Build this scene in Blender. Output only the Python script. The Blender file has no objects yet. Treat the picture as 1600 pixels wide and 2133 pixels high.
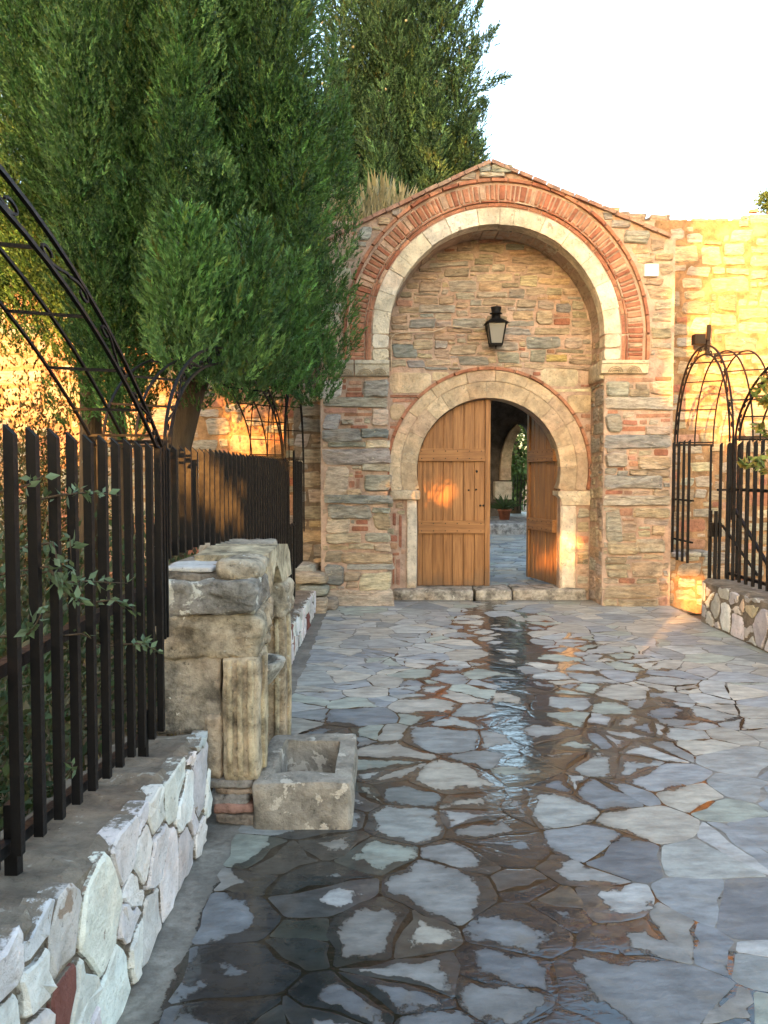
import bpy, bmesh, math, random
import numpy as np
from mathutils import Vector, Matrix, noise as mnoise

R = math.radians
SC = bpy.context.scene
COL = SC.collection

# ------------------------------------------------------------------ camera
F, PITCH, CAMZ = 1727.0, R(2.7), 1.5
cam_d = bpy.data.cameras.new('camera'); cam = bpy.data.objects.new('camera', cam_d); COL.objects.link(cam)
cam.location = (0, 0, CAMZ); cam.rotation_euler = (R(90) - PITCH, 0, 0)
cam_d.sensor_fit = 'HORIZONTAL'; cam_d.sensor_width = 36; cam_d.lens = 36 * F / 1600
cam_d.clip_start = .05; cam_d.clip_end = 3000
SC.camera = cam

# ------------------------------------------------------------------ sky, sun, exposure
TO_SUN = Vector((-.50, -1.0, .16)).normalized()
SUN_EL = math.asin(TO_SUN.z); SUN_AZ = math.atan2(TO_SUN.x, TO_SUN.y)
w = bpy.data.worlds.new('World'); SC.world = w; w.use_nodes = True
wn = w.node_tree; bg = wn.nodes['Background']
sky = wn.nodes.new('ShaderNodeTexSky'); sky.sky_type = 'NISHITA'; sky.sun_disc = False
sky.sun_elevation = SUN_EL; sky.sun_rotation = SUN_AZ
sky.altitude = 0; sky.air_density = 1.0; sky.dust_density = 3.0; sky.ozone_density = 0.8
wn.links.new(sky.outputs[0], bg.inputs[0]); bg.inputs[1].default_value = .15
sd = bpy.data.lights.new('sun', 'SUN'); sd.energy = 3.0; sd.angle = R(.5); sd.color = (1, .43, .10)
sun = bpy.data.objects.new('sun', sd); COL.objects.link(sun)
sun.rotation_euler = TO_SUN.to_track_quat('Z', 'Y').to_euler()
SC.view_settings.view_transform = 'Standard'; SC.view_settings.look = 'None'
SC.view_settings.exposure = 3.12; SC.view_settings.gamma = 1; SC.view_settings.use_curve_mapping = False
SC.render.engine = 'CYCLES'
SC.cycles.use_denoising = True; SC.cycles.sample_clamp_indirect = 6
SC.cycles.max_bounces = 8; SC.cycles.diffuse_bounces = 4; SC.cycles.caustics_reflective = False; SC.cycles.caustics_refractive = False

# ------------------------------------------------------------------ helpers
def ray(px, py):
    d = Vector(((px - 800) / F, 1, (1066.5 - py) / F))
    c, s = math.cos(PITCH), math.sin(PITCH)
    return Vector((d.x, d.y * c + d.z * s, -d.y * s + d.z * c))
def onY(px, py, Y):
    d = ray(px, py); t = Y / d.y
    return Vector((d.x * t, Y, CAMZ + d.z * t))
YF, YI = 9.3, 9.88                       # gate front plane, recessed wall plane
def Fp(px, py): p = onY(px, py, YF); return (p.x, p.z)
def Ip(px, py): p = onY(px, py, YI); return (p.x, p.z)

WL = {}
def tag(o, label=None, cat=None, group=None, kind=None):
    if label: o['label'] = label
    if cat: o['category'] = cat
    if group: o['group'] = group
    if kind: o['kind'] = kind
    return o
def link(o, parent, loc):
    COL.objects.link(o); loc = Vector(loc); WL[o.name] = loc
    if parent: o.parent = parent; o.location = loc - WL[parent.name]
    else: o.location = loc
    return o
def thing(name, label, cat, loc=(0, 0, 0), group=None):
    o = bpy.data.objects.new(name, None); o.empty_display_size = .1
    link(o, None, loc); return tag(o, label, cat, group)
def setcol(me, col):
    a = me.color_attributes.new('Col', 'FLOAT_COLOR', 'POINT')
    n = len(me.vertices)
    c = np.ones((n, 4), np.float32); col = np.asarray(col, np.float32)
    c[:, :col.shape[-1]] = col
    a.data.foreach_set('color', c.ravel())
def mk(name, v, f, mat, parent=None, col=None, smooth=False, loc=None, kind=None, attrs=None):
    v = np.asarray(v, float).reshape(-1, 3)
    if loc is None: loc = WL[parent.name] if parent else Vector((0, 0, 0))
    loc = Vector(loc)
    me = bpy.data.meshes.new(name)
    me.from_pydata((v - np.array(loc)).tolist(), [], f)
    if col is not None: setcol(me, col)
    if attrs:
        for k, val in attrs.items():
            a = me.attributes.new(k, 'FLOAT', 'POINT'); a.data.foreach_set('value', np.asarray(val, np.float32))
    if smooth:
        me.shade_smooth()
        if smooth == 'crisp': me.set_sharp_from_angle(angle=R(24))
    me.materials.append(mat)
    o = bpy.data.objects.new(name, me); link(o, parent, loc)
    if kind: o['kind'] = kind
    return o
def mk_tris(name, V, mat, parent=None, col=None, loc=None, kind=None):
    """V (T,3,3) triangle soup"""
    T = len(V); me = bpy.data.meshes.new(name)
    if loc is None: loc = WL[parent.name] if parent else Vector((0, 0, 0))
    P = (V.reshape(-1, 3) - np.array(loc)).astype(np.float32)
    me.vertices.add(T * 3); me.loops.add(T * 3); me.polygons.add(T)
    me.vertices.foreach_set('co', P.ravel())
    me.loops.foreach_set('vertex_index', np.arange(T * 3, dtype=np.int32))
    me.polygons.foreach_set('loop_start', np.arange(0, T * 3, 3, dtype=np.int32))
    me.update(calc_edges=True)
    if col is not None: setcol(me, np.repeat(col, 3, axis=0) if len(col) == T else col)
    me.materials.append(mat)
    o = bpy.data.objects.new(name, me); link(o, parent, loc)
    if kind: o['kind'] = kind
    return o
class MB:
    """collects solids into one mesh"""
    def __init__(s): s.v = []; s.f = []; s.c = []
    def add(s, v, f, c=None):
        b = len(s.v); s.v += [tuple(p) for p in v]; s.f += [tuple(i + b for i in q) for q in f]
        if c is not None: s.c += [c] * len(v)
    def box(s, x0, x1, y0, y1, z0, z1):
        v = [(x, y, z) for z in (z0, z1) for y in (y0, y1) for x in (x0, x1)]
        s.add(v, [(0, 2, 3, 1), (4, 5, 7, 6), (0, 1, 5, 4), (2, 6, 7, 3), (0, 4, 6, 2), (1, 3, 7, 5)])
    def tube(s, pts, r, n=6, cap=True, up=None):
        pts = [Vector(p) for p in pts]; rs = r if isinstance(r, (list, tuple)) else [r] * len(pts)
        b = len(s.v); prev = None
        for i, p in enumerate(pts):
            t = (pts[min(i + 1, len(pts) - 1)] - pts[max(i - 1, 0)]).normalized()
            a = Vector(up) if up else (prev if prev else (Vector((0, 0, 1)) if abs(t.z) < .9 else Vector((1, 0, 0))))
            a = (a - t * a.dot(t)).normalized(); prev = a; c = t.cross(a)
            for k in range(n):
                an = 2 * math.pi * (k + .5) / n
                s.v.append(tuple(p + (a * math.cos(an) + c * math.sin(an)) * rs[i]))
        for i in range(len(pts) - 1):
            for k in range(n):
                k2 = (k + 1) % n
                s.f.append((b + i * n + k, b + i * n + k2, b + (i + 1) * n + k2, b + (i + 1) * n + k))
        if cap:
            s.f.append(tuple(b + k for k in range(n))[::-1]); e = b + (len(pts) - 1) * n
            s.f.append(tuple(e + k for k in range(n)))
    def lathe(s, prof, c, n=16, a0=0, a1=2 * math.pi):
        b = len(s.v); full = abs(a1 - a0 - 2 * math.pi) < 1e-6; m = n if full else n + 1
        for r, z in prof:
            for k in range(m):
                a = a0 + (a1 - a0) * k / n
                s.v.append((c[0] + r * math.cos(a), c[1] + r * math.sin(a), c[2] + z))
        for i in range(len(prof) - 1):
            for k in range(n):
                k2 = (k + 1) % m
                s.f.append((b + i * m + k, b + i * m + k2, b + (i + 1) * m + k2, b + (i + 1) * m + k))
    def build(s, name, mat, parent=None, smooth=False, col=None, loc=None, kind=None):
        return mk(name, s.v, s.f, mat, parent, col if col is not None else (s.c if s.c else None), smooth, loc, kind)
def boxo(name, mat, parent, x0, x1, y0, y1, z0, z1, col=None, **k):
    m = MB(); m.box(x0, x1, y0, y1, z0, z1)
    return m.build(name, mat, parent, col=col, loc=((x0 + x1) / 2, (y0 + y1) / 2, z0), **k)
def tubeo(name, mat, parent, pts, r, n=4, smooth=False, up=None, loc=None):
    m = MB(); m.tube(pts, r, n, up=up); return m.build(name, mat, parent, smooth, loc=loc if loc is not None else pts[0])

# ------------------------------------------------------------------ materials
class NT:
    def __init__(s, name):
        s.m = bpy.data.materials.new(name); s.m.use_nodes = True
        s.t = s.m.node_tree; s.t.nodes.clear()
        s.out = s.t.nodes.new('ShaderNodeOutputMaterial')
    def n(s, typ, **k):
        nd = s.t.nodes.new('ShaderNode' + typ)
        for a, b in k.items():
            if a.startswith('_'): setattr(nd, a[1:], b)
        for a, b in k.items():
            if not a.startswith('_'):
                key = int(a[1:]) if a[0] == 'i' and a[1:].isdigit() else a.replace('__', ' ')
                s.set(nd.inputs[key], b)
        return nd
    def set(s, sock, v):
        if isinstance(v, bpy.types.NodeSocket): s.t.links.new(v, sock)
        elif isinstance(v, bpy.types.Node): s.t.links.new(v.outputs[0], sock)
        else:
            if isinstance(v, tuple) and len(v) == 3 and sock.type == 'RGBA': v = (*v, 1)
            sock.default_value = v
    def math(s, op, a, b=0, c=0, clamp=False):
        nd = s.n('Math', _operation=op, _use_clamp=clamp, i0=a, i1=b)
        if op in ('MULTIPLY_ADD', 'SMOOTH_MIN'): s.set(nd.inputs[2], c)
        return nd.outputs[0]
    def mix(s, f, a, b, mode='MIX'):
        nd = s.n('Mix', _data_type='RGBA', _blend_type=mode); s.set(nd.inputs[0], f); s.set(nd.inputs[6], a); s.set(nd.inputs[7], b)
        return nd.outputs[2]
    def ramp(s, f, a, b, o0=0., o1=1.):
        return s.n('MapRange', _interpolation_type='SMOOTHSTEP', i0=f, i1=a, i2=b, i3=o0, i4=o1).outputs[0]
    def noise(s, vec, scale, det=4, rough=.6, dist=0.):
        return s.n('TexNoise', Vector=vec, Scale=scale, Detail=det, Roughness=rough, Distortion=dist).outputs[0]
    def pos(s): return s.n('NewGeometry').outputs['Position']
    def scaled(s, vec, sc):
        return s.n('VectorMath', _operation='MULTIPLY', i0=vec, i1=sc).outputs[0]
    def attr(s, name, out='Color'): return s.n('Attribute', _attribute_name=name).outputs[out]
    def bump(s, h, st, dist=.02, normal=None):
        b = s.n('Bump', Strength=st, Distance=dist, Height=h)
        if normal: s.set(b.inputs['Normal'], normal)
        return b.outputs[0]
    def principled(s, col, rough, normal=None, spec=.3, metal=0., **k):
        p = s.n('BsdfPrincipled'); s.set(p.inputs['Base Color'], col); s.set(p.inputs['Roughness'], rough)
        s.set(p.inputs['Specular IOR Level'], spec); s.set(p.inputs['Metallic'], metal)
        if normal: s.set(p.inputs['Normal'], normal)
        for a, b in k.items(): s.set(p.inputs[a.replace('__', ' ')], b)
        s.t.links.new(p.outputs[0], s.out.inputs[0]); return s.m

def stonecol(v, col):
    """colour of a bedded stone; alpha falls to 0 at its rim, where mortar is smeared over it"""
    n = (len(v) - 1) // 3; return [(*col, 0.)] * n + [(*col, .12)] * n + [(*col, 1.)] * (n + 1)
def stone_mat(name, base=None, bump=.7, var=.35, scale=9., lichen=None, lich_amt=.0, lich_scale=14, streak=(1, 1, 1), rough=.9, smear=None):
    t = NT(name); p = t.scaled(t.pos(), streak)
    c = t.attr('Col') if base is None else t.n('RGB').outputs[0]
    if base is not None: c.default_value = (*base, 1)
    n1 = t.noise(p, scale, 6, .65); n2 = t.noise(p, scale * 5, 5, .7); n3 = t.noise(p, 2.2, 3)
    f = t.math('ADD', t.ramp(n1, .3, .7, 1 - var, 1 + var), t.math('MULTIPLY', t.math('SUBTRACT', n2, .5), var * 1.6))
    c2 = t.mix(1., c, t.n('CombineColor', i0=f, i1=f, i2=f).outputs[0], 'MULTIPLY')
    c2 = t.mix(t.ramp(n3, .45, .75, 0, .35), c2, t.mix(1., c2, (1.15, .82, .62), 'MULTIPLY'))
    n5 = t.noise(t.scaled(t.pos(), (1, 1, .55)), 1.6, 6, .68, .5)
    c2 = t.mix(t.ramp(n5, .52, .74, 0, .55), c2, t.mix(1., c2, (.52, .46, .42), 'MULTIPLY'))   # grime and old damp
    crevice_dark = t.ramp(n2, .28, .40, .45, 1.)          # crevice shade put into the colour where the fine bump is low
    c2 = t.mix(1., c2, t.n('CombineColor', i0=crevice_dark, i1=crevice_dark, i2=crevice_dark).outputs[0], 'MULTIPLY')
    if smear:
        al = t.math('ADD', t.attr('Col', 'Alpha'), t.math('ADD', t.math('MULTIPLY', t.math('SUBTRACT', n1, .5), 1.7), t.math('MULTIPLY', t.math('SUBTRACT', n2, .5), .9)))
        c2 = t.mix(t.ramp(al, .02, .22), t.mix(1., smear, t.n('CombineColor', i0=f, i1=f, i2=f).outputs[0], 'MULTIPLY'), c2)
    if lichen:
        ln = t.noise(t.pos(), lich_scale, 5, .62, .3)
        c2 = t.mix(t.ramp(ln, 1 - lich_amt, 1 - lich_amt + .04), c2, lichen)
    h = t.math('ADD', t.math('MULTIPLY', n1, 1.), t.math('MULTIPLY', n2, .45))
    return t.principled(c2, rough, t.bump(h, bump, .03), .2)

M = {}
M['stone'] = stone_mat('rubble_stone', bump=.9, var=.38, lichen=(.52, .47, .36), lich_amt=.36, lich_scale=22, streak=(1, 1, 4.), smear=(.45, .335, .26))
M['block'] = stone_mat('limestone', bump=.9, var=.26, scale=7, lichen=(.40, .34, .25), lich_amt=.38, lich_scale=16)
M['brick'] = stone_mat('fired_brick', bump=.5, var=.3, scale=12, smear=(.46, .31, .205))
M['mortar'] = stone_mat('lime_mortar', (.45, .33, .255), bump=1., var=.25, scale=6)
M['wallmortar'] = stone_mat('ochre_mortar', (.30, .185, .10), bump=1., var=.4, scale=6)
M['greymortar'] = stone_mat('grey_mortar', (.20, .165, .125), bump=.9, var=.35, scale=7, lichen=(.34, .31, .26), lich_amt=.36)
M['white'] = stone_mat('whitewashed_stone', bump=.7, var=.16, scale=10, lichen=(.34, .26, .2), lich_amt=.36, lich_scale=9, smear=(.24, .20, .155))
M['old'] = stone_mat('weathered_limestone', bump=1., var=.62, scale=8, lichen=(.6, .58, .5), lich_amt=.35, lich_scale=17)
M['shadestone'] = stone_mat('shaded_old_wall', (.11, .095, .08), bump=.9, var=.4, scale=5)  # colour kept dark to stand in for shade inside passage and portico
M['earth'] = stone_mat('dry_earth', (.16, .115, .07), bump=1., var=.45, scale=3)
M['white_paint'] = stone_mat('white_plaque', (.82, .80, .74), bump=.1, var=.05)
M['terracotta'] = stone_mat('terracotta', (.30, .11, .06), bump=.2, var=.15)

def iron_mat(name, base, rust):
    t = NT(name); n = t.noise(t.pos(), 35, 5, .7); n2 = t.noise(t.pos(), 6, 4)
    c = t.mix(t.ramp(n2, .58, .75, 0, rust), base, (.10, .035, .015))
    return t.principled(c, t.ramp(n, .3, .7, .40, .62), t.bump(n, .3, .004), .16)
M['iron'] = iron_mat('black_painted_iron', (.0075, .0072, .0075), .04)
M['rust'] = iron_mat('rusty_iron', (.010, .008, .0075), .45)

def wood_mat():
    t = NT('oak_planks'); oi = t.n('ObjectInfo').outputs['Random']
    off = t.n('CombineXYZ', X=t.math('MULTIPLY', oi, 31.), Y=t.math('MULTIPLY', oi, 17.), Z=t.math('MULTIPLY', oi, 9.)).outputs[0]
    q = t.n('VectorMath', _operation='ADD', i0=t.n('TexCoord').outputs['Object'], i1=off).outputs[0]
    axis = t.attr('Col')                              # grain axis: white = vertical, black = horizontal
    fac = t.n('SeparateColor', i0=axis).outputs[0]
    sc = t.n('Mix', _data_type='VECTOR'); t.set(sc.inputs[0], fac); t.set(sc.inputs[4], (2.0, 30, 38)); t.set(sc.inputs[5], (38, 30, 2.0))
    g = t.n('VectorMath', _operation='MULTIPLY', i0=q, i1=sc.outputs[1]).outputs[0]
    n1 = t.noise(g, 1.0, 6, .65, .6); n2 = t.noise(q, 3.2, 4); n3 = t.noise(g, 4., 3)
    c = t.mix(t.ramp(n1, .32, .68), (.21, .092, .030), (.40, .20, .078))
    c = t.mix(t.math('MULTIPLY', oi, .5), c, t.mix(1., c, (.72, .62, .5), 'MULTIPLY'))
    c = t.mix(t.ramp(n2, .55, .8, 0, .5), c, t.mix(1., c, (.5, .45, .42), 'MULTIPLY'))
    z = t.n('SeparateXYZ', i0=t.pos()).outputs[2]     # splash weathering near the foot of the door
    c = t.mix(t.math('MULTIPLY', t.ramp(t.math('ADD', z, t.math('MULTIPLY', n2, .5)), .35, .62, 1, 0), .55), c, (.10, .075, .05))
    return t.principled(c, t.ramp(n1, .3, .7, .42, .6), t.bump(t.math('ADD', n1, t.math('MULTIPLY', n3, .4)), .35, .006), .3)
M['wood'] = wood_mat()

def leaf_mat(name, trans=.14, rough=.55):
    t = NT(name); c = t.attr('Col')
    d = t.n('BsdfPrincipled'); t.set(d.inputs['Base Color'], c); t.set(d.inputs['Roughness'], rough); t.set(d.inputs['Specular IOR Level'], .25)
    tr = t.n('BsdfTranslucent'); t.set(tr.inputs[0], t.mix(1., c, (1.2, 1.3, .6), 'MULTIPLY'))
    mx = t.n('MixShader', i0=trans, i1=d.outputs[0], i2=tr.outputs[0]); t.t.links.new(mx.outputs[0], t.out.inputs[0])
    return t.m
M['leaf'] = leaf_mat('foliage')
def bark_mat():
    t = NT('bark'); p = t.scaled(t.pos(), (14, 14, 2.5)); n = t.noise(p, 1, 6, .7, .5)
    return t.principled(t.mix(n, (.05, .035, .022), (.17, .125, .085)), .95, t.bump(n, 1., .03), .1)
M['bark'] = bark_mat()

def paving_mat(name, is_bed):
    t = NT(name); p = t.pos()
    flat = t.scaled(p, (1, 1, 0))
    n1 = t.noise(flat, 5.5, 7, .66, .4); n2 = t.noise(flat, 30, 7, .75); n3 = t.noise(t.scaled(p, (5, 12, 1)), 1.2, 5)
    wet = t.attr('wet', 'Fac')
    n4 = t.noise(t.scaled(p, (2.6, 1.1, 0)), 1., 4, .55, .8)
    k = t.math('MULTIPLY_ADD', wet, .26, -.085)
    k = t.math('ADD', k, t.math('MULTIPLY', t.math('SUBTRACT', n1, .5), .16))
    k = t.math('ADD', k, t.math('MULTIPLY', t.math('SUBTRACT', n4, .5), .30))
    k = t.math('ADD', k, t.math('MULTIPLY', t.math('SUBTRACT', n2, .5), .075))
    if is_bed:
        base = t.mix(t.ramp(n1, .35, .7), (.19, .18, .16), (.33, .315, .28)); base = t.mix(t.ramp(n2, .35, .65), t.mix(1., base, (.62, .6, .57), 'MULTIPLY'), base); k = t.math('ADD', k, .045)
    else:
        base = t.attr('Col'); k = t.math('ADD', k, t.math('MULTIPLY', t.attr('edge', 'Fac'), -1.))
        f = t.math('ADD', t.ramp(n3, .3, .7, .72, 1.25), t.math('MULTIPLY', t.math('SUBTRACT', n2, .5), 1.0))
        base = t.mix(1., base, t.n('CombineColor', i0=f, i1=f, i2=f).outputs[0], 'MULTIPLY')
        base = t.mix(t.ramp(n1, .5, .72, 0, .5), base, (.25, .22, .175))
    m = t.ramp(k, -.004, .008)
    wetc = t.mix(1., base, (.21, .21, .215), 'MULTIPLY') if not is_bed else t.mix(t.ramp(n2, .3, .7), (.012, .010, .008), (.028, .022, .017))
    damp = t.math('MULTIPLY', t.ramp(k, -.05, .005), .3)
    dryc = t.mix(damp, base, t.mix(1., base, (.55, .5, .46), 'MULTIPLY'))
    c = t.mix(m, dryc, wetc)
    hb = t.math('ADD', t.math('MULTIPLY', n1, .6), t.math('ADD', t.math('MULTIPLY', n2, .35), t.math('MULTIPLY', n3, .5)))
    rip = t.noise(t.scaled(p, (1, 1.5, 1)), 12, 4, .55, .6)
    h = t.n('Mix', _data_type='FLOAT'); t.set(h.inputs[0], m); t.set(h.inputs[2], hb); t.set(h.inputs[3], t.math('MULTIPLY', rip, .20))
    rough = t.n('Mix', _data_type='FLOAT'); t.set(rough.inputs[0], m); t.set(rough.inputs[2], t.ramp(n2, .3, .7, .42, .62)); t.set(rough.inputs[3], .07)
    return t.principled(c, rough.outputs[0], t.bump(h.outputs[0], .75, .014), t.ramp(m, 0, 1, .32, .5))
M['slab'] = paving_mat('slate_paving', False)
M['bed'] = paving_mat('paving_joint', True)

def glass_mat():
    t = NT('frosted_lantern_glass')
    return t.principled((.30, .29, .255), .3, None, .5, 0., Transmission__Weight=.3)
M['glass'] = glass_mat()

# ------------------------------------------------------------------ masonry tools
rng = random.Random(7)
FRONT = lambda Y: (lambda u, v, d: (u, Y - d, v), 1)            # u = X, v = Z, proud towards -Y
XPOS = lambda X: (lambda u, v, d: (X + d, u, v), 1)             # u = Y, v = Z, proud towards +X
XNEG = lambda X: (lambda u, v, d: (X - d, u, v), -1)
def rock(outline, plane, proud=.025, back=.05, inset=.78, jit=.3, rnd=rng, bevel=.4):
    fn, sg = plane; n = len(outline)
    cu = sum(p[0] for p in outline) / n; cv = sum(p[1] for p in outline) / n
    v = []
    v += [fn(u, w_, -back) for u, w_ in outline]
    v += [fn(u, w_, proud * bevel) for u, w_ in outline]
    v += [fn(cu + (u - cu) * inset, cv + (w_ - cv) * inset, proud * (1 + jit * rnd.uniform(-1, 1))) for u, w_ in outline]
    v.append(fn(cu, cv, proud * (1 + .5 * jit * rnd.uniform(-1, 1))))
    f = []
    for r0 in (0, n):
        for k in range(n):
            k2 = (k + 1) % n; f.append((r0 + k, r0 + k2, r0 + n + k2, r0 + n + k))
    f += [(2 * n + k, 2 * n + (k + 1) % n, 3 * n) for k in range(n)]
    if sg < 0: f = [q[::-1] for q in f]
    return v, f, fn(cu, cv, 0)
def blob(u0, v0, u1, v1, rnd=rng, n=10, sq=4., jit=.10, rot=0.):
    cu, cv, a, b = (u0 + u1) / 2, (v0 + v1) / 2, abs(u1 - u0) / 2, abs(v1 - v0) / 2
    o = []; ph = rnd.uniform(0, 1)
    for k in range(n):
        t = 2 * math.pi * (k + ph * .8 + rnd.uniform(-.25, .25)) / n
        c, s = math.cos(t), math.sin(t)
        r = 1 / (abs(c) ** sq + abs(s) ** sq) ** (1 / sq)
        r *= 1 + rnd.uniform(-jit * 1.7, jit * .5)
        x, y = a * r * c, b * r * s
        if rot: x, y = x * math.cos(rot) - y * math.sin(rot), x * math.sin(rot) + y * math.cos(rot)
        o.append((cu + x, cv + y))
    return o
def slate(u0, v0, u1, v1, rnd=rng, rot=0., jit=.1):
    """outline of a roughly squared, flat-bedded stone"""
    cu, cv, a, b = (u0 + u1) / 2, (v0 + v1) / 2, abs(u1 - u0) / 2, abs(v1 - v0) / 2; m = min(a, b); o = []
    sk = rnd.uniform(-.25, .25) * m
    cs = [(a, -b), (a, b), (-a, b), (-a, -b)]
    for i in range(4):
        p, q = cs[i], cs[(i + 1) % 4]; L = math.dist(p, q); dx, dy = (q[0] - p[0]) / L, (q[1] - p[1]) / L; nx, ny = dy, -dx
        c0, c1 = m * rnd.uniform(.12, .55), m * rnd.uniform(.12, .55); k = max(0, min(3, int(L / (m * 1.5)) - 1))
        ts_ = [c0] + [c0 + (L - c0 - c1) * (j + 1 + rnd.uniform(-.3, .3)) / (k + 1) for j in range(k)] + [L - c1]
        for j, t in enumerate(ts_):
            h = rnd.uniform(-jit * 1.6, jit * .6) * m
            x, y = p[0] + dx * t + nx * h, p[1] + dy * t + ny * h
            x += sk * y / max(b, 1e-4)
            o.append((cu + x * math.cos(rot) - y * math.sin(rot), cv + x * math.sin(rot) + y * math.cos(rot)))
    return o
def bricko(u0, v0, u1, v1, rnd=rng, rot=0.):
    cu, cv, a, b = (u0 + u1) / 2, (v0 + v1) / 2, abs(u1 - u0) / 2, abs(v1 - v0) / 2
    c = min(a, b) * .35; o = []
    for x, y in ((a - c, -b), (a, -b + c), (a, b - c), (a - c, b), (-a + c, b), (-a, b - c), (-a, -b + c), (-a + c, -b)):
        x *= 1 + rnd.uniform(-.05, .03); y *= 1 + rnd.uniform(-.16, .1)
        o.append((cu + x * math.cos(rot) - y * math.sin(rot), cv + x * math.sin(rot) + y * math.cos(rot)))
    return o
PAL = {
    's': [(.315, .30, .26), (.345, .325, .275), (.27, .27, .25), (.37, .345, .285), (.32, .295, .245)],
    't': [(.42, .335, .235), (.37, .30, .215), (.46, .37, .26), (.32, .255, .18), (.46, .345, .225), (.40, .35, .27)],
    'c': [(.52, .43, .30), (.55, .46, .34), (.48, .40, .28)],
    'w': [(.50, .48, .43), (.45, .44, .41)],
    'b': [(.35, .17, .11), (.39, .205, .135), (.31, .14, .09), (.38, .23, .16)],
    'y': [(.45, .33, .14)], 'a': [(.52, .41, .275), (.48, .38, .25), (.55, .45, .31)],
    'W': [(.72, .70, .67), (.64, .63, .61), (.74, .71, .66), (.56, .55, .53), (.68, .675, .66)],
    'r': [(.20, .085, .07), (.36, .19, .14)],
}
def tint(k, rnd=rng, j=.12):
    c = rnd.choice(PAL[k]); g = 1 + rnd.uniform(-j, j)
    return tuple(x * g * (1 + rnd.uniform(-.05, .05)) for x in c)
NAME = {'s': 'stone', 't': 'stone', 'c': 'stone', 'w': 'stone', 'b': 'brick', 'y': 'stone', 'a': 'ashlar_block', 'W': 'stone', 'r': 'stone'}
def k_ashlar(k): return k == 'a'
class Masonry:
    """pieces of one thing: 300 largest of a name are parts, the rest one stuff part"""
    def __init__(s, parent): s.p = parent; s.items = {}
    def put(s, name, vf, mat, col, area, smooth='crisp'):
        s.items.setdefault(name, []).append((area, vf, mat, col, smooth))
    def stone(s, kind, rect, plane, proud=None, rnd=rng, rot=0., mat=None, n=12, name=None, back=.05, jit=.14):
        u0, v0, u1, v1 = rect
        if kind == 'b':
            o = bricko(u0, v0, u1, v1, rnd, rot); pr = proud or rnd.uniform(.004, .014); m = mat or M['brick']; ins = .86
        elif k_ashlar(kind):
            o = bricko(u0, v0, u1, v1, rnd, rot * .3); pr = proud or rnd.uniform(.004, .012); m = M['block']; ins = .95
        else:
            o = slate(u0, v0, u1, v1, rnd, rot, jit * 1.2); pr = proud or rnd.uniform(.005, .022); m = mat or M['stone']; ins = rnd.uniform(.80, .92)
        s.put(name or NAME[kind], rock(o, plane, pr, back, ins, .35, rnd), m, tint(kind, rnd), abs((u1 - u0) * (v1 - v0)))
    def finish(s, limit=300):
        for name, it in s.items.items():
            it.sort(key=lambda a: -a[0])
            for area, (v, f, c), mat, col, sm in it[:limit]:
                mk(name, v, f, mat, s.p, stonecol(v, col), sm, loc=c)
            if len(it) > limit:
                m = MB()
                for area, (v, f, c), mat, col, sm in it[limit:]: m.v, m.f, m.c = m.v + list(v), m.f + [tuple(i + len(m.v) for i in q) for q in f], m.c + stonecol(v, col)
                m.build('small_' + name + 's', it[limit][2], s.p, 'crisp', kind='stuff')
def pack(u0, v0, u1, v1, inside, taken, classes, rnd, res=.015, gap=.012):
    W, H = int((u1 - u0) / res), int((v1 - v0) / res)
    uu, vv = np.meshgrid(u0 + (np.arange(W) + .5) * res, v0 + (np.arange(H) + .5) * res)
    occ = ~inside(uu, vv)
    for a, b, c, d in taken:
        a, c = min(a, c), max(a, c); b, d = min(b, d), max(b, d)
        occ[max(0, int((b - gap - v0) / res)):max(0, int(math.ceil((d + gap - v0) / res))), max(0, int((a - gap - u0) / res)):max(0, int(math.ceil((c + gap - u0) / res)))] = True
    out = []; g = max(1, round(gap / res))
    for wmin, wmax, hmin, hmax, tries in classes:
        for _ in range(tries):
            i, j = rnd.randrange(H), rnd.randrange(W)
            if occ[i, j]: continue
            i0 = i1 = i; j0 = j1 = j; mw = rnd.uniform(wmin, wmax) / res; mh = rnd.uniform(hmin, hmax) / res
            go = [True] * 4
            while any(go):
                if go[0]: go[0] = j1 + 1 < W and j1 - j0 < mw and not occ[i0:i1 + 1, j1 + 1].any(); j1 += go[0]
                if go[1]: go[1] = j0 > 0 and j1 - j0 < mw and not occ[i0:i1 + 1, j0 - 1].any(); j0 -= go[1]
                if (j1 - j0) % 2 == 0 or not (go[0] or go[1]):
                    if go[2]: go[2] = i1 + 1 < H and i1 - i0 < mh and not occ[i1 + 1, j0:j1 + 1].any(); i1 += go[2]
                    if go[3]: go[3] = i0 > 0 and i1 - i0 < mh and not occ[i0 - 1, j0:j1 + 1].any(); i0 -= go[3]
                if not (go[0] or go[1]) and not (go[2] or go[3]): break
            if (j1 - j0 + 1) * res < wmin * .8 or (i1 - i0 + 1) * res < hmin * .8: continue
            occ[max(0, i0 - g):i1 + 1 + g, max(0, j0 - g):j1 + 1 + g] = True
            out.append((u0 + j0 * res, v0 + i0 * res, u0 + (j1 + 1) * res, v0 + (i1 + 1) * res))
    return out
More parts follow.
